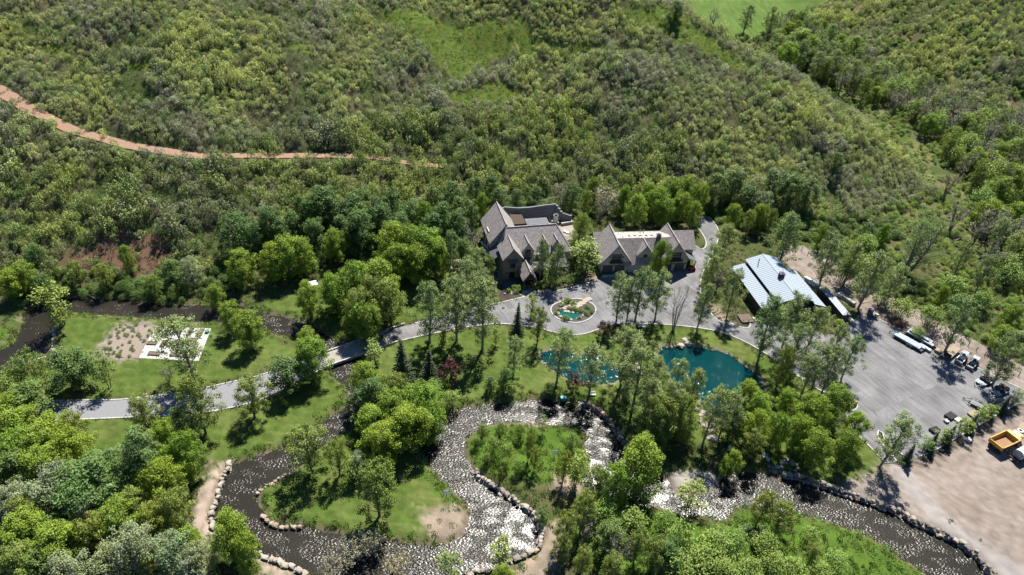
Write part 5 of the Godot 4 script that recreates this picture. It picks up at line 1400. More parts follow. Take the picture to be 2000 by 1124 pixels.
	for zz in [-.8, -4.8]: bx("porch_post", t, Vector3(29.6, 1.35, zz), Vector3(.24, 2.7, .24), mats.dark_timber)
	var mo := thing("utility_cart", "small red utility cart parked under the garage house side porch", "cart", g(1351, 527), 1.4)
	bx("body", mo, Vector3(0, .75, 0), Vector3(1.2, .6, 2.2), mats.red_paint); bx("seat", mo, Vector3(0, 1.15, -.2), Vector3(1.0, .25, .6), mats.black); bx("bed", mo, Vector3(0, 1.0, -.85), Vector3(1.2, .2, .8), mats.black)
	for sx in [-1, 1]:
		for zz in [-.75, .75]:
			var m := mb(); m.tube(Vector3(-.12, 0, 0), Vector3(.12, 0, 0), .33, .33, 12, true); part("wheel", m, mo, mats.rubber, Vector3(sx * .62, .33, zz))
	# loading sill in front of the doors
	sheet("apron_path", gg([[1176, 538.5], [1215, 536], [1216, 541], [1177, 543]]), .06, mats.concrete)

func make_barn():
	var t := thing("barn", "long low barn with pale blue-grey standing seam metal roof", "barn", Vector3(78.6, 0, -160.5), deg_to_rad(12))
	house_wall_z(t, -4.8, 4.8, 0, -20.6, 0, 0, 5.2, 6.8, 5.2, mats.barn_wall, "wall")
	var seams := func(called, e0, e1, t1, t0, n):
		var b := mb(); slab(b, e0, e1, t1, t0, .16)
		var o := part(called, b, t, mats.metal_roof)
		var nrm: Vector3 = (e1 - e0).cross(t0 - e0).normalized()
		if nrm.y < 0: nrm = -nrm
		for k in n + 1:
			var f: float = float(k) / n
			var m := mb(); m.bar(e0.lerp(e1, f) + nrm * .03, t0.lerp(t1, f) + nrm * .03, .05, .07)
			part("seam", m, o, mats.metal_roof)
	seams.call("roof", Vector3(-5.2, 5.5, .6), Vector3(-5.2, 5.5, -21.2), Vector3(0, 7.2, -21.2), Vector3(0, 7.2, .6), 28)
	seams.call("roof", Vector3(5.4, 5.5, -21.2), Vector3(5.4, 5.5, .6), Vector3(0, 7.198, .6), Vector3(0, 7.198, -21.2), 28)
	seams.call("lean_to_roof", Vector3(-9.4, 3.5, .2), Vector3(-9.4, 3.5, -20.6), Vector3(-5.35, 4.6, -20.6), Vector3(-5.35, 4.6, .2), 26)
	seams.call("lean_to_roof", Vector3(8.9, 4.2, -16), Vector3(8.9, 4.2, 1.8), Vector3(5.1, 5.42, 1.8), Vector3(5.1, 5.42, -16), 22)
	var b := mb(); b.bar(Vector3(0, 7.24, .62), Vector3(0, 7.24, -21.22), .4, .08); part("ridge_cap", b, t, mats.metal_roof)
	b = mb(); b.box(Vector3(-7.2, 1.65, -10.2), Vector3(3.6, 3.3, 20)); part("lean_to_wall", b, t, mats.barn_wall)
	b = mb(); b.box(Vector3(6.7, 2.0, -7.2), Vector3(3.6, 4.0, 17)); part("lean_to_wall", b, t, mats.barn_wall)
	var c := bx("cupola", t, Vector3(0, 7.7, -9.4), Vector3(1.3, 1.4, 1.3), mats.barn_wall)
	b = mb()
	for q in 4:
		var a := q * PI / 2 + PI / 4; var e := a + PI / 2
		b.tri(Vector3(cos(a) * 1.15, .7, sin(a) * 1.15), Vector3(cos(e) * 1.15, .7, sin(e) * 1.15), Vector3(0, 1.35, 0), Color.WHITE, Vector2.ZERO, Vector2.ZERO, Vector2.ZERO, Vector3(cos(a + .78), .5, sin(a + .78)))
	part("cupola_roof", b, c, mats.grey_machine)
	b = mb(); b.tube(Vector3(0, 1.2, 0), Vector3(0, 2.3, 0), .03, .02, 5); b.box(Vector3(0, 2.0, 0), Vector3(.8, .05, .04)); part("weather_vane", b, c, mats.black)
	b = mb(); b.tube(Vector3(-3.0, 6.0, -17.5), Vector3(-3.0, 8.2, -17.5), .12, .12, 8, true); part("flue_pipe", b, t, mats.black)
	for xx in [-2.6, 2.0]: bx("sliding_door", t, Vector3(xx, 1.6, .06), Vector3(3.2, 3.2, .1), mats.dark_timber)
	for xx in [-7.2, 6.7]: win(t, Vector3(xx, 1.0, -.18 if xx < 0 else 1.34), 1.6, 1.2, 2, 2)
	for k in 4: win(t, Vector3(-9.06, 1.2, -3.5 - k * 4.5), 1.4, 1.1, 2, 1, -PI / 2)
	var dk := thing("wooden_deck", "small railed wooden deck against the barn's west side", "deck", g(1456, 624), deg_to_rad(12))
	for k in 9: bx("plank", dk, Vector3(-1.6 + k * .4, .42, 0), Vector3(.36, .08, 3.6), mats.timber)
	for xx in [-1.7, 0, 1.7]: bx("post", dk, Vector3(xx, .7, 1.75), Vector3(.1, 1.4, .1), mats.black)
	bx("rail", dk, Vector3(0, 1.35, 1.75), Vector3(3.5, .07, .07), mats.black)
	for k in 3: bx("step", dk, Vector3(2.3 + k * .3, .32 - k * .12, .4), Vector3(.32, .1, 1.6), mats.concrete)

# ---------- bridge, boulder walls, garden ----------
func make_bridge():
	var a := g(636, 703); var b := g(754, 662)
	var t := thing("bridge", "flat driveway bridge with low concrete parapets over the river", "bridge", (a + b) * .5, atan2(-(b - a).z, (b - a).x))
	var l := a.distance_to(b) + 1.0
	bx("deck", t, Vector3(0, -.28, 0), Vector3(l, .62, 5.0), mats.concrete)
	bx("road_surface", t, Vector3(0, .045, 0), Vector3(l, .03, 4.3), mats.bridge_deck)
	for s in [-1, 1]:
		bx("parapet", t, Vector3(0, .2, s * 2.6), Vector3(l + 3.0, .45, .34), mats.concrete)
		bx("girder", t, Vector3(0, -.62, s * 2.2), Vector3(l, .4, .3), mats.dark_timber)
		bx("abutment", t, Vector3(s * (l / 2 - .3), -.9, 0), Vector3(.9, 1.5, 5.2), mats.grey_stone)
	bx("guard_rail", t, Vector3(l / 2 + 3.4, .38, -2.9), Vector3(5.5, .3, .25), mats.concrete)
var rocks := []
func rock_meshes():
	for q in 7:
		var r := RandomNumberGenerator.new(); r.seed = 50 + q
		var b := mb()
		var pts := {}
		var vert := func(d: Vector3) -> Vector3:
			var key := Vector3i(d * 100)
			if not pts.has(key):
				# a sphere pushed towards a block, uneven
				var m := maxf(absf(d.x), maxf(absf(d.y), absf(d.z)))
				pts[key] = d.lerp(d / m * .84, .8) * r.randf_range(.84, 1.1)
			return pts[key]
		var oct := [Vector3.RIGHT, Vector3.UP, Vector3.BACK, Vector3.LEFT, Vector3.DOWN, Vector3.FORWARD]
		for f in [[0, 1, 2], [2, 1, 3], [3, 1, 5], [5, 1, 0], [0, 2, 4], [2, 3, 4], [3, 5, 4], [5, 0, 4]]:
			var x: Vector3 = oct[f[0]]; var y: Vector3 = oct[f[1]]; var z: Vector3 = oct[f[2]]
			var xy := (x + y).normalized(); var yz := (y + z).normalized(); var zx := (z + x).normalized()
			for tr in [[x, xy, zx], [xy, y, yz], [zx, yz, z], [xy, yz, zx]]:
				b.tri(vert.call(tr[0]), vert.call(tr[1]), vert.call(tr[2]), Color.WHITE, Vector2.ZERO, Vector2.ZERO, Vector2.ZERO, tr[0] + tr[1] + tr[2])
		rocks.append(b.mesh(mats.grey_stone))
func boulder(parent: Node, p: Vector3, s: Vector3, turn: float, m: Material, called := "boulder"):
	var o := part(called, rocks[rng.randi() % rocks.size()], parent, m, p)
	o.basis = Basis(Vector3.UP, turn).scaled(s)
	o.basis = Basis(Vector3.UP, turn) * Basis.from_scale(s)
	return o
func boulder_wall(label: String, px: Array, mm: Array, size: float, courses: int, top: float, group := "", h := -.2):
	var t := thing("boulder_wall", label, "wall", Vector3.ZERO, 0, group)
	var line := smooth_line(gg(px, h), .4)
	for c in courses:
		var run := 0.0
		var next := rng.randf() * size
		for k in line.size() - 1:
			run += line[k].distance_to(line[k + 1])
			if run >= next:
				var d := (line[k + 1] - line[k]).normalized()
				var s := size * lerpf(.38, 1.35, pow(rng.randf(), 1.3))
				next = run + s * 1.15
				var out := d.orthogonal() * (c * .28 + rng.randf_range(-.32, .32)) * (-1 if courses > 0 else 1)
				s *= .88
				boulder(t, Vector3(line[k].x + out.x, top - c * size * 1.02 - size * .42 + rng.randf_range(-.2, .14), line[k].y + out.y), Vector3(s * .98, size * rng.randf_range(.36, .62), lerpf(s, size, .5) * rng.randf_range(.65, .95)), atan2(-d.y, d.x) + rng.randf_range(-.5, .5), mm[rng.randi() % mm.size()])
func make_walls():
	rock_meshes()
	var ps: StandardMaterial3D = mats.pale_stone; var pb: StandardMaterial3D = mats.pale_stone_b; var gs: StandardMaterial3D = mats.grey_stone; var gb: StandardMaterial3D = mats.grey_stone_b; var rs: StandardMaterial3D = mats.red_stone
	boulder_wall("stacked grey boulder wall below the bare dirt lot", [[1530, 928], [1560, 934], [1600, 947], [1650, 963], [1700, 981], [1750, 999], [1800, 1025], [1853, 1049], [1900, 1080], [1945, 1130]], [gs, ps, gs, gb], .8, 4, .75)
	boulder_wall("curved boulder wall round the small pond outlet", [[1502, 916], [1524, 918], [1528, 908], [1540, 902], [1552, 912], [1556, 926], [1570, 934]], [ps, gs, pb], .75, 3, .7)
	boulder_wall("dark boulder wall on the outer river bend below the ponds", [[1138, 786], [1168, 802], [1194, 828], [1214, 857], [1232, 884], [1244, 902]], [gs, gb, rs], .75, 4, .5)
	boulder_wall("pale boulder edge along the gravel river path", [[450, 905], [440, 925], [432, 945], [424, 975], [414, 1000], [415, 1022], [424, 1036]], [ps, pb], .8, 2, .4)
	boulder_wall("pale boulder edge below the lower end of the river path", [[458, 1056], [490, 1074], [530, 1094], [575, 1110], [600, 1118]], [ps, pb], .75, 2, .35)
	boulder_wall("pale boulder line round the east end of the lowest bend", [[928, 918], [940, 934], [975, 955], [1010, 980], [1040, 1000], [1056, 1022], [1060, 1050], [1045, 1075], [1010, 1094], [960, 1112], [905, 1126]], [ps, pb, gs], .75, 2, .35)
	boulder_wall("small reddish boulders on the peninsula's west shore", [[501, 962], [525, 946], [548, 934], [568, 924]], [ps, rs, pb], .55, 1, -.1)
	boulder_wall("reddish boulders on the peninsula's south shore", [[516, 1008], [530, 1022], [560, 1028], [596, 1030]], [rs, ps], .7, 1, 0)
	boulder_wall("pale flat stone edge of the upper river pool", [[112, 640], [104, 655], [102, 675], [104, 688], [90, 696], [50, 712]], [ps, pb], .75, 1, .15)
	boulder_wall("grey rocks at the far bank of the upper river pool", [[35, 600], [45, 592], [58, 590]], [gs, pb], .7, 1, .1)
	# loose stones: pond outlet cascade, bed by the house, round bed
	var c := thing("rock_cascade", "rocky spillway between the two ponds", "rocks")
	for k in 34:
		var f := k / 33.0
		var p := g(lerpf(1222, 1250, f) + rng.randf_range(-9, 9), lerpf(690, 735, f) + rng.randf_range(-5, 5), -.3)
		boulder(c, p + Vector3(0, rng.randf_range(-.1, .25), 0), Vector3.ONE * rng.randf_range(.35, .8) * Vector3(1, .6, 1), rng.randf() * TAU, [ps, pb, gs][k % 3])
	c = thing("outlet_rocks", "pale rocks of the stream falling from the east pond", "rocks")
	for k in 26:
		var f := k / 25.0
		var p := g(lerpf(1372, 1400, f) + rng.randf_range(-12, 12), lerpf(805, 862, f) + rng.randf_range(-4, 4))
		boulder(c, p + Vector3(0, rng.randf_range(-.1, .2), 0), Vector3(1, .6, 1) * rng.randf_range(.35, .9), rng.randf() * TAU, [ps, pb][k % 2])
	c = thing("pond_shore_rocks", "scattered rocks along the pond shores", "rocks")
	for a in [POND_EAST, POND_WEST]:
		var line := smooth_line(gg(a, -.35), 1.1, true)
		for p in line:
			if rng.randf() < .5: boulder(c, Vector3(p.x, -.3, p.y) + Vector3(rng.randf_range(-.4, .4), rng.randf_range(-.1, .1), rng.randf_range(-.4, .4)), Vector3(1, .6, 1) * rng.randf_range(.2, .55), rng.randf() * TAU, [ps, gs, gb, pb][rng.randi() % 4])
	for q in [[1338, 666], [1330, 676], [1345, 672]]: boulder(c, g(q[0], q[1]), Vector3(1.1, .7, .9), rng.randf() * 3, pb)
	c = thing("house_bed_rocks", "pale rocks in the planting bed before the main house", "rocks")
	for k in 26:
		var p := g(rng.randf_range(984, 1060), 0 * 1.0 + 578 - rng.randf_range(0, 9))
		p = g(lerpf(985, 1075, rng.randf()), 573 + rng.randf_range(-6, 6) - 0.0)
		boulder(c, p, Vector3(1, .65, .9) * rng.randf_range(.3, .85), rng.randf() * TAU, [ps, pb, gs][k % 3])
	# round bed
	var isl := smooth_line(gg(ISLAND), .8, true)
	sheet("round_bed_ground", isl, .09, mats.mulch)
	kerb(isl, true, .34, .17)
	sheet("bed_pool_water", smooth_line(gg(ISLAND_POND), .6, true), .12, mats.teal_pool)
	c = thing("round_bed_rocks", "pale rocks round the small pool of the drive circle", "rocks")
	for p in smooth_line(gg(ISLAND_POND), .9, true):
		if rng.randf() < .85: boulder(c, Vector3(p.x, .15, p.y) + Vector3(rng.randf_range(-.3, .3), 0, rng.randf_range(-.3, .3)), Vector3(1, .6, 1) * rng.randf_range(.25, .6), rng.randf() * TAU, [ps, pb][rng.randi() % 2])
	for k in 24: boulder(c, g(rng.randf_range(1092, 1125), rng.randf_range(588, 606)) + Vector3(0, .2, 0), Vector3(1, .7, 1) * rng.randf_range(.25, .7), rng.randf() * TAU, [ps, pb, gs][k % 3])
	for k in 5:
		boulder(c, g(1122 + k * 6.5, 603 - k * 4.2) + Vector3(0, .2, 0), Vector3(1.5, .22, 1.0), .7, ps, "stepping_slab")
	for k in 46:
		var f := rng.randf(); var a := rng.randf() * TAU
		var p := g(1120 + cos(a) * 40 * sqrt(f), 607 + sin(a) * 20 * sqrt(f))
		if Geometry2D.is_point_in_polygon(Vector2(p.x, p.z), gg(ISLAND_POND)): continue
		later.append(["garden", p + Vector3(0, .05, 0), rng.randf_range(.5, 1.2), "in the round bed of the drive circle"])
	for k in 44:
		var p := g(rng.randf_range(984, 1140), 0)
		var x := rng.randf_range(986, 1135)
		p = g(x, lerpf(578, 552, (x - 986) / 150.0) - rng.randf_range(2, 12))
		later.append(["garden", p, rng.randf_range(.6, 1.5), "in the bed before the main house"])
var later := []

func make_garden():
	# pale paved square with sunken planting beds
	var q := gg([[302.5, 637.5], [412, 642.5], [387.5, 705.75], [270, 700]])
	var slab_ := sheet("garden_paving", q, .05, mats.concrete)
	sheet("garden_plot_ground", gg([[231, 634.5], [301, 637.5], [268, 700], [192.5, 696]]), .035, mats.plot_soil)
	var at := func(u: float, v: float) -> Vector3:
		var a := q[0].lerp(q[1], u); var b := q[3].lerp(q[2], u)
		var p := a.lerp(b, v)
		return Vector3(p.x, 0, p.y)
	var yaw := atan2(-(q[1] - q[0]).y, (q[1] - q[0]).x)
	for e in [[.1, .13, 1.0, 2.4], [.47, .13, 1.0, 2.4], [.66, .15, 1.0, 2.6], [.85, .15, 1.0, 2.6], [.75, .39, 2.6, 1.1], [.85, .63, 1.0, 2.6], [.1, .55, 2.2, 1.0], [.3, .55, 1.0, 2.4], [.5, .55, 1.0, 2.4], [.22, .86, 2.6, 1.1], [.58, .86, 2.4, 1.1], [.78, .88, 2.2, 1.0], [.28, .14, 1.0, 2.4]]:
		var b := thing("raised_bed", "brown timber-framed planting bed set in the pale garden paving", "planter", at.call(e[0], e[1]), yaw, "garden planting beds")
		bx("soil", b, Vector3(0, .15, 0), Vector3(e[2] - .1, .24, e[3] - .1), mats.soil)
		for s in [-1, 1]:
			bx("board", b, Vector3(0, .2, s * e[3] / 2), Vector3(e[2] + .1, .3, .1), mats.timber); bx("board", b, Vector3(s * e[2] / 2, .201, 0), Vector3(.1, .3, e[3] - .12), mats.timber)
	for k in 46:
		var u := rng.randf(); var v := rng.randf()
		var a := Vector2(g(231, 634).x, g(231, 634).z).lerp(Vector2(g(302, 637).x, g(302, 637).z), u); var b := Vector2(g(192, 697).x, g(192, 697).z).lerp(Vector2(g(270, 700).x, g(270, 700).z), u)
		var p := a.lerp(b, v)
		later.append(["garden", Vector3(p.x, 0, p.y), rng.randf_range(.35, .8), "in the bare garden plot"])
	var gt := thing("green_garden_tub", "small green tub on the garden paving", "tub", at.call(.96, .12), 0)
	var m := mb(); m.tube(Vector3.ZERO, Vector3(0, .5, 0), .45, .55, 12, true); part("tub", m, gt, mats.green_paint); m = mb(); m.tube(Vector3(0, .46, 0), Vector3(0, .56, 0), .6, .6, 12, true); part("rim", m, gt, mats.green_paint)

# ---------- parking lot and dirt lot ----------
func wheel(parent: Node, p: Vector3, r: float, w: float, along := Vector3.RIGHT):
	var m := mb(); m.tube(-along * w / 2, along * w / 2, r, r, 14, true)
	var o := part("wheel", m, parent, mats.rubber, p)
	m = mb(); m.tube(-along * (w / 2 + .01), along * (w / 2 + .01), r * .5, r * .5, 10, true)
	part("rim", m, o, mats.silver)
func yaw_px(a: Array, b: Array) -> float:
	# heading of local +z from pixel a to pixel b on the ground
	var p := g(a[0], a[1]); var q := g(b[0], b[1])
	return atan2(q.x - p.x, q.z - p.z)
func trailer(called: String, label: String, c: Array, head: Array, l: float, w: float, deck: Material, frame: Material, rail := 0.0, group := "") -> Node3D:
	# local +z points to the hitch
	var t := thing(called, label, "trailer", g(c[0], c[1]), yaw_px(c, head), group)
	for k in int(l / .5): bx("plank", t, Vector3(0, .62, -l / 2 + .25 + k * .5), Vector3(w - .1, .07, .47), deck)
	for s in [-1, 1]:
		bx("side_beam", t, Vector3(s * w / 2, .6, 0), Vector3(.12, .2, l), frame)
		for zz in [-.5, .45]: wheel(t, Vector3(s * (w / 2 + .14), .36, zz - l * .1), .36, .22)
		bx("fender", t, Vector3(s * (w / 2 + .14), .8, -l * .1), Vector3(.3, .06, 1.9), frame)
		if rail > 0:
			bx("rail", t, Vector3(s * w / 2, .7 + rail, 0), Vector3(.06, .06, l), frame)
			for k in 5: bx("stanchion", t, Vector3(s * w / 2, .7 + rail / 2, -l / 2 + .05 + k * (l - .1) / 4), Vector3(.06, rail, .06), frame)
	for s in [-1, 1]: bx("end_beam", t, Vector3(0, .6, s * l / 2), Vector3(w, .18, .12), frame)
	var m := mb(); m.bar(Vector3(-w / 2 + .1, .55, l / 2), Vector3(0, .5, l / 2 + 1.5), .1, .12); m.bar(Vector3(w / 2 - .1, .55, l / 2), Vector3(0, .5, l / 2 + 1.5), .1, .12); m.tube(Vector3(0, 0, l / 2 + 1.35), Vector3(0, .9, l / 2 + 1.35), .05, .05, 6, true)
	part("drawbar", m, t, frame)
	return t
func stack(label: String, c: Array, turn: float, n: int, s: Vector3, m: Material, cat := "pipes", called := "pipe_stack", piece := "pipe"):
	var t := thing(called, label, cat, g(c[0], c[1]), turn)
	for k in 3: bx("pallet_board", t, Vector3(-s.x * .35 + k * s.x * .35, .08, 0), Vector3(.14, .14, n * s.z), mats.tan_plank)
	for k in n:
		for row in 2:
			if piece == "pipe":
				var b := mb(); b.tube(Vector3(-s.x / 2, 0, 0), Vector3(s.x / 2, 0, 0), s.y / 2, s.y / 2, 8, true); part(piece, b, t, m, Vector3(0, .16 + s.y * (row + .5), (k - n / 2.0 + .5) * s.z))
			else: bx(piece, t, Vector3(rng.randf_range(-.1, .1), .16 + s.y * (row + .5), (k - n / 2.0 + .5) * s.z), Vector3(s.x, s.y * .94, s.z * .94), m)
	return t
func make_yard():
	# shipping container
	var a := g(1604.6, 566, 2.6); var b := g(1647, 616.5, 2.6); var c := g(1662.2, 615.8, 2.6)
	var mid := (a + c) * .5; mid.y = 0
	var t := thing("shipping_container", "long dark blue steel container beside the barn", "container", mid, atan2((b - a).x, (b - a).z))
	var body := mb(); body.box(Vector3(0, 1.35, 0), Vector3(2.36, 2.5, 12.0)); part("body", body, t, mats.container)
	bx("roof_panel", t, Vector3(0, 2.64, 0), Vector3(2.4, .07, 12.1), mats.container_roof)
	for s in [-1, 1]:
		for k in 24: bx("corrugation", t, Vector3(s * 1.2, 1.35, -5.75 + k * .5), Vector3(.06, 2.3, .24), mats.container)
		bx("bottom_rail", t, Vector3(s * 1.18, .12, 0), Vector3(.14, .16, 12.1), mats.black)
		bx("door_leaf", t, Vector3(s * .58, 1.35, 6.03), Vector3(1.1, 2.36, .06), mats.container)
		for e in [.25, .75]: bx("lock_rod", t, Vector3(s * e, 1.35, 6.1), Vector3(.05, 2.3, .05), mats.silver)
	t = thing("steel_beam_stack", "bundle of silver steel beams on the ground beside the container", "beams", g(1672, 636), yaw_px([1662, 628], [1680, 646]))
	for k in 5: bx("beam", t, Vector3(-.5 + k * .25, .15 + .02 * (k % 2), 0), Vector3(.18, .26, 6.0), mats.silver)
	# propane tank
	t = thing("propane_tank", "white cylindrical gas tank on a concrete pad by the barn", "tank", g(1585, 556), yaw_px([1572, 546], [1598, 560]))
	bx("pad", t, Vector3(0, .08, 0), Vector3(1.8, .16, 6.2), mats.concrete)
	var m := mb(); m.tube(Vector3(0, 1.05, -2.3), Vector3(0, 1.05, 2.3), .62, .62, 18)
	for s in [-1, 1]:
		for k in 4:
			var u := k * PI / 8; var v := (k + 1) * PI / 8
			m.tube(Vector3(0, 1.05, s * (2.3 + sin(u) * .5)), Vector3(0, 1.05, s * (2.3 + sin(v) * .5)), .62 * cos(u), maxf(.001, .62 * cos(v)), 18)
	part("vessel", m, t, mats.white_paint)
	for s in [-1, 1]: bx("saddle", t, Vector3(0, .35, s * 1.5), Vector3(.9, .5, .25), mats.concrete)
	m = mb(); m.tube(Vector3(0, 1.6, 0), Vector3(0, 1.85, 0), .2, .2, 10, true); part("valve_dome", m, t, mats.silver)
	# crates in a row
	for q in [[1641, 580, "pale plastic water tote standing at the head of the crate row", mats.white_paint], [1650, 585, "grey-green field crate behind the container", mats.beige], [1657, 590, "grey-green field crate behind the container", mats.beige], [1665, 596, "tan field crate at the foot of the crate row", mats.tan_plank]]:
		t = thing("field_crate", q[2], "crate", g(q[0], q[1]), yaw_px([1641, 580], [1665, 596]), "crates behind the container" if q[3] == mats.beige else "")
		bx("base_pallet", t, Vector3(0, .08, 0), Vector3(1.3, .16, 1.3), mats.tan_plank)
		for s in [-1, 1]:
			bx("side_board", t, Vector3(s * .62, .65, 0), Vector3(.06, 1.0, 1.3), q[3]); bx("end_board", t, Vector3(0, .65, s * .62), Vector3(1.17, 1.0, .06), q[3])
		bx("cover", t, Vector3(0, 1.1, 0), Vector3(1.16, .08, 1.16), mats.grey_machine)
	t = thing("portable_toilet", "blue plastic portable toilet under the row poplar", "toilet", g(1698, 616), .5)
	bx("cabin", t, Vector3(0, 1.15, 0), Vector3(1.1, 2.1, 1.1), mats.blue_plastic); bx("door", t, Vector3(0, 1.1, .57), Vector3(.75, 1.85, .05), mats.grey_machine)
	m = mb(); m.box(Vector3(0, 2.26, 0), Vector3(1.2, .12, 1.2)); m.box(Vector3(0, 2.38, 0), Vector3(.9, .14, .9)); part("roof", m, t, mats.white_paint)
	t = thing("concrete_mixer", "beige concrete mixer beside the portable toilet", "mixer", g(1710, 622), .8)
	m = mb(); m.tube(Vector3(0, 1.0, -.5), Vector3(0, 1.1, 0), .35, .6, 12, true); m.tube(Vector3(0, 1.1, 0), Vector3(0, 1.35, .6), .6, .3, 12, true); part("drum", m, t, mats.beige)
	for s in [-1, 1]:
		wheel(t, Vector3(s * .7, .35, -.3), .35, .18); bx("leg", t, Vector3(s * .6, .6, 0), Vector3(.1, 1.1, .1), mats.grey_machine)
	bx("engine_box", t, Vector3(0, .6, -.8), Vector3(.8, .6, .6), mats.grey_machine)
	# mulch heap
	t = thing("mulch_heap", "reddish brown mulch heap at the edge of the track", "heap", g(1754, 633))
	m = mb()
	for k in 26:
		for j in 6:
			var rad := func(i, jj): return 2.2 * (1 - jj / 6.0) * (1 + .12 * sin(i * 2.3) + .06 * cos(i * 5.1 + jj)) 
			var hgt := func(jj): return 1.15 * (1 - pow(1 - jj / 6.0, 1.6))
			var v := func(i, jj): return Vector3(cos(TAU * i / 26) * rad.call(i % 26, jj), hgt.call(jj) + .06 * sin(i * 3.7 + jj * 2.1), sin(TAU * i / 26) * rad.call(i % 26, jj) * .8)
			m.quad(v.call(k, j), v.call(k + 1, j), v.call(k + 1, j + 1), v.call(k, j + 1), Vector3.UP)
	part("heap_body", m, t, mats.mulch_pile)
	# trailer loaded with silver panels
	for w in [[[1774, 671], [1744, 654], "lower"], [[1796, 664], [1766, 647], "upper"]]:
		t = trailer("flatbed_trailer", "long trailer with silver roofing panels, the %s of the parked pair" % ("one on the lot side" if w[2] == "lower" else "one on the track side"), w[0], w[1], 8.2, 2.4, mats.dark_timber, mats.black)
		for e in ([[-.6, .95, -.4, 1.15, 7.6], [.62, 1.0, .2, 1.15, 7.2]] if w[2] == "lower" else [[-.58, 1.0, .2, 1.15, 6.6], [.62, 1.05, -.3, 1.15, 7.4], [.1, 1.5, .4, 1.0, 5.4]]):
			var ld := thing("panel_bundle", "bundle of long silver corrugated panels on a flatbed trailer", "panels", t.position, t.rotation.y, "silver panel bundles")
			for k in 6: bx("panel", ld, Vector3(e[0] + (k - 2.5) * e[3] / 6, e[1] - .1 + .03 * (k % 2), e[2]), Vector3(e[3] / 6 - .02, .34, e[4]), mats.silver)
	t = stack("loose silver panel bundle lying beside the loaded trailer", [1806, 682], yaw_px([1795, 676], [1818, 690]) + PI / 2, 3, Vector3(3.4, .3, .35), mats.silver, "panels", "panel_stack", "panel")
	t = thing("a_frame_hoist", "dark steel A-frame lifting hoist by the track", "hoist", g(1823, 676), .6)
	for s in [-1, 1]:
		m = mb(); m.bar(Vector3(s * .1, 2.6, 0), Vector3(s * .9, 0, .7), .1, .1); m.bar(Vector3(s * .1, 2.6, 0), Vector3(s * .9, 0, -.7), .1, .1); part("leg_frame", m, t, mats.rust)
	bx("cross_beam", t, Vector3(0, 2.6, 0), Vector3(1.4, .14, .14), mats.black)
	t = stack("short pallet of tan boards and drums beside the gooseneck trailer", [1832, 688], .7, 4, Vector3(1.7, .3, .35), mats.tan_plank, "lumber", "lumber_pallet", "plank")
	# gooseneck trailer
	t = thing("gooseneck_trailer", "gooseneck trailer with pale plank deck and black neck", "trailer", g(1856, 692), yaw_px([1864, 688], [1834, 714]))
	for k in 13: bx("plank", t, Vector3(0, .95, -3.0 + k * .46), Vector3(2.3, .08, .43), mats.tan_plank)
	for s in [-1, 1]:
		bx("side_beam", t, Vector3(s * 1.2, .86, -.2), Vector3(.14, .26, 6.2), mats.black)
		m = mb(); m.bar(Vector3(s * 1.0, 1.1, 2.9), Vector3(s * .8, 1.7, 3.6), .16, .2); m.bar(Vector3(s * .8, 1.7, 3.6), Vector3(s * .2, 1.7, 5.2), .16, .2); part("neck_beam", m, t, mats.black)
		bx("jack_leg", t, Vector3(s * .7, .85, 3.7), Vector3(.14, 1.7, .14), mats.black)
		for zz in [-2.0, -1.1]: wheel(t, Vector3(s * 1.05, .4, zz), .4, .25)
	bx("front_rack", t, Vector3(0, 1.4, 2.85), Vector3(2.3, .8, .08), mats.black); bx("coupler", t, Vector3(0, 1.1, 5.15), Vector3(.24, 1.1, .24), mats.black)
	# tracked machines
	for q in [[1878, 704, "white-topped compact machine parked at the lot's upper edge", mats.white_paint, 1.5, ""], [1899, 714, "grey compact loader with canopy at the lot's upper edge", mats.grey_machine, 2.1, ""]]:
		t = thing("compact_loader", q[2], "loader", g(q[0], q[1]), yaw_px([1899, 714], [1880, 735]))
		t.scale = Vector3.ONE * 1.25
		for s in [-1, 1]: bx("track", t, Vector3(s * .75, .3, 0), Vector3(.35, .6, q[4] + .5), mats.rubber)
		bx("body", t, Vector3(0, .9, -.3), Vector3(1.2, .8, q[4]), q[3]); bx("cab_roof", t, Vector3(0, 2.05, -.2), Vector3(1.2, .1, 1.2), mats.silver)
		for sx in [-1, 1]:
			for zz in [-.7, .3]: bx("pillar", t, Vector3(sx * .52, 1.65, zz), Vector3(.08, .75, .08), mats.black)
			bx("loader_arm", t, Vector3(sx * .68, 1.0, 1.0), Vector3(.14, .2, 1.6), q[3])
		bx("bucket", t, Vector3(0, .45, 1.9), Vector3(1.5, .6, .5), mats.grey_machine); bx("seat", t, Vector3(0, 1.4, -.3), Vector3(.5, .25, .5), mats.black)
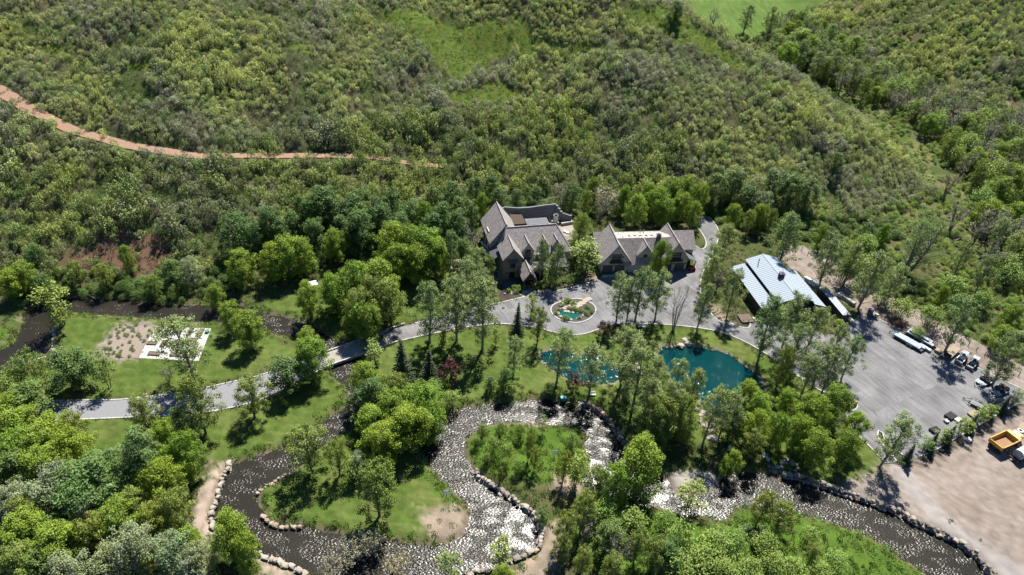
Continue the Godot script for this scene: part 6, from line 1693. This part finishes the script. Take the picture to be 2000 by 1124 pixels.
	# two light trailers with black cable reels / bales
	for q in [[1922, 747, "silver trailer carrying black tyres nearest the machines"], [1952, 766, "silver trailer carrying black tyres beside the spruce row"]]:
		t = trailer("tyre_trailer", q[2], [q[0], q[1]], [q[0] - 26, q[1] + 13], 5.0, 2.3, mats.silver, mats.silver)
		var k := 0
		for zz in [-1.5, .1]:
			for s in [-1, 1]:
				var ty := thing("tyre", "big black tyre lying on a silver trailer", "tyre", t.transform * Vector3(s * .6, .66, zz), t.rotation.y, "tyres on the silver trailers")
				m = mb()
				for e in 16:
					var u := TAU * e / 16; var v := TAU * (e + 1) / 16
					for h in 6:
						var al := TAU * h / 6; var be := TAU * (h + 1) / 6
						var f := func(x, y): return Vector3(cos(x) * (.48 + .26 * cos(y)), .38 + .36 * sin(y), sin(x) * (.48 + .26 * cos(y)))
						var fn := func(x, y): return Vector3(cos(x) * cos(y), sin(y), sin(x) * cos(y))
						m.smooth_tri(f.call(u, al), f.call(v, al), f.call(v, be), fn.call(u, al), fn.call(v, al), fn.call(v, be)); m.smooth_tri(f.call(u, al), f.call(v, be), f.call(u, be), fn.call(u, al), fn.call(v, be), fn.call(u, be))
				part("tread", m, ty, mats.rubber)
				k += 1
	t = trailer("utility_trailer", "black railed utility trailer in the lot corner", [1911, 795], [1886, 783], 4.4, 2.0, mats.grey_machine, mats.black, .5)
	stack("pallet of black pipes at the lot's lower edge", [1856, 815], yaw_px([1846, 808], [1866, 822]) + .0, 6, Vector3(2.6, .28, .32), mats.black)
	stack("second pallet of black pipes beside the spruce row", [1825, 842], yaw_px([1814, 846], [1836, 838]) + PI / 2, 5, Vector3(2.4, .26, .3), mats.black)
	stack("stack of pale planks beside the utility trailer", [1902, 811], yaw_px([1890, 815], [1914, 805]) + PI / 2, 5, Vector3(2.6, .16, .36), mats.tan_plank, "lumber", "lumber_stack", "plank")
	stack("small pile of white boards by the pipe pallet", [1871, 822], .5, 3, Vector3(1.6, .14, .35), mats.white_paint, "boards", "board_stack", "plank")
	stack("pale cinder blocks on a pallet at the lot's lower edge", [1848, 825], .4, 3, Vector3(.9, .22, .32), mats.concrete, "blocks", "block_stack", "block")
	stack("white hive-like box on the bare dirt", [1892, 862], .6, 2, Vector3(1.1, .3, .5), mats.white_paint, "box", "box_stack", "box")
	t = thing("rust_barrel", "rusty planter barrel inside the kerbed island", "barrel", g(1670, 790))
	m = mb(); m.tube(Vector3.ZERO, Vector3(0, .5, 0), .42, .5, 12); m.tube(Vector3(0, .5, 0), Vector3(0, 1.0, 0), .5, .42, 12, true); part("staves", m, t, mats.rust)
	for y in [.2, .8]:
		m = mb(); m.tube(Vector3(0, y, 0), Vector3(0, y + .06, 0), .5, .5, 12); part("hoop", m, t, mats.black)
	t = thing("black_barrel", "black barrel standing in the mulch below the spruces", "barrel", g(1897, 849))
	m = mb(); m.tube(Vector3.ZERO, Vector3(0, .9, 0), .55, .55, 14, true); part("drum", m, t, mats.black)
	for y in [.25, .6]:
		m = mb(); m.tube(Vector3(0, y, 0), Vector3(0, y + .05, 0), .58, .58, 14); part("hoop", m, t, mats.rust)
	# wellhead / tyre by the track
	t = thing("water_pump_stand", "black drum on a white stand by the track kerb", "pump", g(1928, 726), .4)
	m = mb(); m.tube(Vector3(-.25, 1.1, 0), Vector3(.25, 1.1, 0), .5, .5, 14, true); part("drum", m, t, mats.black); bx("stand", t, Vector3(0, .3, 0), Vector3(.7, .6, .9), mats.white_paint)
	# dump truck, local +z to the cab
	t = thing("dump_truck", "yellow articulated dump truck with empty tipping body", "truck", g(1956, 873), yaw_px([1940, 872], [1985, 852]))
	var fl := mb(); slab(fl, Vector3(-1.35, 1.7, -3.2), Vector3(1.35, 1.7, -3.2), Vector3(1.35, 1.5, 2.2), Vector3(-1.35, 1.5, 2.2), .14); part("body_floor", fl, t, mats.rust)
	for s in [-1, 1]:
		m = mb()
		m.quad(Vector3(s * 1.4, 1.45, -3.3), Vector3(s * 1.4, 1.35, 2.3), Vector3(s * 1.75, 2.75, 2.3), Vector3(s * 1.75, 2.6, -3.3), Vector3(s, -.2, 0)); m.quad(Vector3(s * 1.3, 1.5, -3.3), Vector3(s * 1.3, 1.4, 2.3), Vector3(s * 1.6, 2.75, 2.3), Vector3(s * 1.6, 2.6, -3.3), Vector3(-s, .2, 0))
		part("body_side", m, t, mats.yellow)
		m = mb(); m.bar(Vector3(s * 1.68, 2.66, -3.35), Vector3(s * 1.68, 2.8, 2.35), .22, .14); part("top_rail", m, t, mats.yellow)
		for zz in [-2.2, -.6]: wheel(t, Vector3(s * 1.2, .8, zz), .8, .62)
		wheel(t, Vector3(s * 1.2, .8, 3.7), .8, .62)
	m = mb(); slab(m, Vector3(-1.7, 2.8, 2.3), Vector3(1.7, 2.8, 2.3), Vector3(1.5, 3.05, 3.0), Vector3(-1.5, 3.05, 3.0), .12); m.quad(Vector3(-1.4, 1.4, 2.3), Vector3(1.4, 1.4, 2.3), Vector3(1.72, 2.8, 2.3), Vector3(-1.72, 2.8, 2.3), Vector3.FORWARD); part("headboard", m, t, mats.yellow)
	m = mb(); m.bar(Vector3(-1.72, 2.1, -3.35), Vector3(1.72, 2.1, -3.35), .2, .9); part("tailgate", m, t, mats.yellow)
	bx("chassis", t, Vector3(0, 1.1, 0), Vector3(.9, .45, 6.4), mats.black)
	bx("cab", t, Vector3(0, 2.05, 3.6), Vector3(1.7, 1.5, 1.5), mats.yellow); bx("cab_roof", t, Vector3(0, 2.88, 3.6), Vector3(1.85, .14, 1.7), mats.yellow_pale)
	for s in [-1, 1]: bx("side_window", t, Vector3(s * .87, 2.35, 3.6), Vector3(.04, .7, 1.1), mats.window_glass)
	bx("windscreen", t, Vector3(0, 2.35, 4.37), Vector3(1.5, .75, .04), mats.window_glass)
	m = mb(); m.box(Vector3(0, 1.35, 5.2), Vector3(1.6, .8, 1.7)); m.box(Vector3(0, 1.8, 5.0), Vector3(1.3, .12, 1.3)); part("bonnet", m, t, mats.yellow)
	for s in [-1, 1]: bx("headlight", t, Vector3(s * .55, 1.3, 6.08), Vector3(.3, .25, .05), mats.white_paint)
	# tank truck running out of the frame
	t = thing("tank_truck", "white water tank truck parked behind the dump truck", "truck", g(1996, 893), yaw_px([1978, 896], [2010, 880]))
	m = mb(); m.tube(Vector3(0, 1.9, -2.6), Vector3(0, 1.9, 2.6), 1.15, 1.15, 20, true); part("tank", m, t, mats.white_paint)
	m = mb(); m.tube(Vector3(0, 1.9, -2.66), Vector3(0, 1.9, -2.58), 1.2, 1.2, 20, true); part("end_ring", m, t, mats.silver)
	m = mb(); m.tube(Vector3(0, 3.0, 0), Vector3(0, 3.2, 0), .35, .35, 12, true); part("hatch", m, t, mats.black)
	bx("chassis", t, Vector3(0, .75, .8), Vector3(1.0, .35, 8.4), mats.black); bx("bumper", t, Vector3(0, .7, -3.2), Vector3(2.3, .3, .2), mats.black)
	for s in [-1, 1]:
		for zz in [-2.0, -.9, 4.0]: wheel(t, Vector3(s * 1.0, .5, zz), .5, .35)
		bx("tail_light", t, Vector3(s * .95, .85, -3.3), Vector3(.25, .15, .05), mats.red_paint)
	bx("cab", t, Vector3(0, 1.75, 4.2), Vector3(2.2, 1.9, 1.6), mats.white_paint); bx("windscreen", t, Vector3(0, 2.1, 5.03), Vector3(1.9, .8, .05), mats.window_glass)
	t = thing("white_tyre_ring", "pale painted tyre on the dirt behind the dump truck cab", "tyre", g(1993, 843), .3)
	m = mb()
	for e in 18:
		var u := TAU * e / 18; var v := TAU * (e + 1) / 18
		m.bar(Vector3(cos(u) * .55, .2, sin(u) * .55), Vector3(cos(v) * .55, .2, sin(v) * .55), .28, .3)
	part("ring", m, t, mats.white_paint)
	stack("row of pale scaffold planks on the dirt by the track", [1998, 835], .9, 4, Vector3(3.0, .1, .4), mats.tan_plank, "lumber", "plank_row", "plank")

func make_small_things():
	# fence posts along the track
	for q in [[[1520, 455], [1590, 508], 6], [[1600, 512], [1700, 565], 8], [[1712, 575], [1830, 640], 8], [[1845, 650], [1990, 735], 9]]:
		var t := thing("wire_fence", "dark post and wire fence along the dirt track", "fence", Vector3.ZERO, 0, "track fences")
		var a := g(q[0][0], q[0][1]); var b := g(q[1][0], q[1][1])
		for k in q[2] + 1:
			var p := a.lerp(b, k / float(q[2])); p.y = ground(p.x, p.z)
			bx("post", t, p + Vector3(0, .7, 0), Vector3(.14, 1.5, .14), mats.dark_timber)
		for h in [.5, 1.0, 1.3]:
			var m := mb(); m.bar(a + Vector3(0, h + ground(a.x, a.z), 0), b + Vector3(0, h + ground(b.x, b.z), 0), .02, .02); part("wire", m, t, mats.grey_machine)
	# signboards
	for q in [[872, 972, "white signboard on a post at the peninsula's east edge"], [1083, 893, "white signboard on a post on the loop island"]]:
		var t := thing("signboard", q[2], "sign", g(q[0], q[1]), .1)
		bx("post", t, Vector3(0, .8, 0), Vector3(.09, 1.6, .09), mats.dark_timber)
		var bd := bx("board", t, Vector3(0, 1.6, .06), Vector3(1.0, .7, .05), mats.white_paint); bd.rotation.x = -.6
	# benches
	for q in [[1253, 640, "white bench on the lawn below the court kerb", .0], [1156, 773, "white bench on the lawn above the river bend", .1]]:
		var t := thing("garden_bench", q[2], "bench", g(q[0], q[1]), q[3])
		for k in 3: bx("slat", t, Vector3(0, .45, -.2 + k * .2), Vector3(1.7, .06, .17), mats.white_paint)
		for k in 2: bx("back_slat", t, Vector3(0, .68 + k * .2, -.34), Vector3(1.7, .16, .05), mats.white_paint)
		for s in [-1, 1]: bx("leg", t, Vector3(s * .75, .22, 0), Vector3(.1, .44, .5), mats.concrete)
	for q in [[1492, 894, .4], [1500, 901, 1.0]]:
		var t := thing("garden_chair", "white slatted garden chair by the pond outlet wall", "chair", g(q[0], q[1]), q[2], "white chairs by the outlet")
		for k in 4: bx("seat_slat", t, Vector3(0, .38, -.2 + k * .15), Vector3(.6, .05, .13), mats.white_paint)
		for k in 4:
			var s := bx("back_slat", t, Vector3(-.22 + k * .15, .75, -.38), Vector3(.12, .8, .04), mats.white_paint); s.rotation.x = -.3
		for s in [-1, 1]:
			bx("armrest", t, Vector3(s * .36, .6, 0), Vector3(.13, .05, .75), mats.white_paint)
			for zz in [-.3, .32]: bx("leg", t, Vector3(s * .32, .3, zz), Vector3(.07, .6, .07), mats.white_paint)
	var t := thing("hive_box", "small white cabinet standing under the pond outlet trees", "cabinet", g(1424, 880))
	bx("cabinet", t, Vector3(0, .7, 0), Vector3(.6, 1.4, .5), mats.white_paint); bx("lid", t, Vector3(0, 1.43, 0), Vector3(.7, .07, .6), mats.silver); bx("plinth", t, Vector3(0, .06, 0), Vector3(.7, .12, .6), mats.concrete)
	t = thing("pump_box", "turquoise pump box on the river bank", "box", g(1100, 781), .1)
	bx("box", t, Vector3(0, .4, 0), Vector3(1.2, .8, .8), mats.turquoise); bx("lid", t, Vector3(0, .84, 0), Vector3(1.3, .08, .9), mats.turquoise); bx("skid", t, Vector3(0, .04, 0), Vector3(1.3, .08, .9), mats.black)
	# swing canopy on the river lawn
	t = thing("canopy_swing", "white canopy swing with red frame on the river lawn", "swing", g(611, 566), .5)
	var c := mb(); slab(c, Vector3(-1.3, 2.1, 1.0), Vector3(1.3, 2.1, 1.0), Vector3(1.3, 2.5, -.6), Vector3(-1.3, 2.5, -.6), .06); part("canopy", c, t, mats.white_paint)
	for s in [-1, 1]:
		c = mb(); c.bar(Vector3(s * 1.3, 0, .9), Vector3(s * 1.2, 2.6, 0), .09, .09); c.bar(Vector3(s * 1.3, 0, -.9), Vector3(s * 1.2, 2.6, 0), .09, .09); part("frame_leg", c, t, mats.red_paint)
	bx("seat", t, Vector3(0, .55, 0), Vector3(1.9, .1, .6), mats.white_paint); bx("seat_back", t, Vector3(0, .9, -.3), Vector3(1.9, .6, .08), mats.white_paint); bx("top_bar", t, Vector3(0, 2.6, 0), Vector3(2.6, .09, .09), mats.red_paint)
	# fallen trunk in the upper pool
	t = thing("fallen_log", "pale fallen log lying in the upper river", "log", g(172, 579, -.5), yaw_px([160, 575], [187, 586]))
	c = mb(); c.tube(Vector3(0, .1, -2.6), Vector3(.2, .15, .2), .3, .26, 8, true); c.tube(Vector3(.2, .15, .2), Vector3(0, .05, 2.8), .26, .14, 8, true); part("trunk", c, t, mats.log)
	c = mb(); c.tube(Vector3(.1, .2, .5), Vector3(1.1, .5, 1.3), .12, .05, 6); part("branch", c, t, mats.log)
	# marker posts and lamp posts beside the drive
	for q in [[509, 731, "slim dark marker post beside the drive west of the bridge"], [285, 770, "slim dark marker post beside the drive below the garden"]]:
		t = thing("marker_post", q[2], "post", g(q[0], q[1]))
		bx("post", t, Vector3(0, .65, 0), Vector3(.1, 1.3, .1), mats.dark_timber); bx("cap", t, Vector3(0, 1.35, 0), Vector3(.24, .12, .24), mats.black); bx("foot", t, Vector3(0, .04, 0), Vector3(.3, .08, .3), mats.concrete)
	# stone steps west of the house
	t = thing("stone_steps", "tan stone steps and rocks west of the main house", "steps", g(897, 517), .3)
	for k in 4: bx("step", t, Vector3(0, .1 + k * .14, -k * .5), Vector3(2.6, .2 + k * .02, .55), mats.pale_stone)
	for k in 9: boulder(t, Vector3(rng.randf_range(-4, 4), .2, rng.randf_range(-1, 4.5)), Vector3(1, .7, .9) * rng.randf_range(.35, .8), rng.randf() * 6, mats.pale_stone_b, "rock")
	# dead trunks lying on the creek flat
	for q in [[1850, 432], [1868, 470], [1915, 505], [1925, 595]]:
		var p := hit(q[0], q[1])
		t = thing("fallen_log", "bleached dead trunk lying on the creek flat", "log", p, rng.randf() * TAU, "bleached trunks on the creek flat")
		c = mb(); c.tube(Vector3(0, .3, -2.5), Vector3(.3, .5, 1), .28, .2, 7, true); c.tube(Vector3(.3, .5, 1), Vector3(0, .9, 3), .2, .06, 7); part("trunk", c, t, mats.dead_bark)
		c = mb(); c.tube(Vector3(.2, .4, 0), Vector3(1.5, 1.2, .8), .12, .04, 6); c.tube(Vector3(.3, .5, 1), Vector3(-.9, 1.4, 1.9), .1, .03, 6); part("branch", c, t, mats.dead_bark)
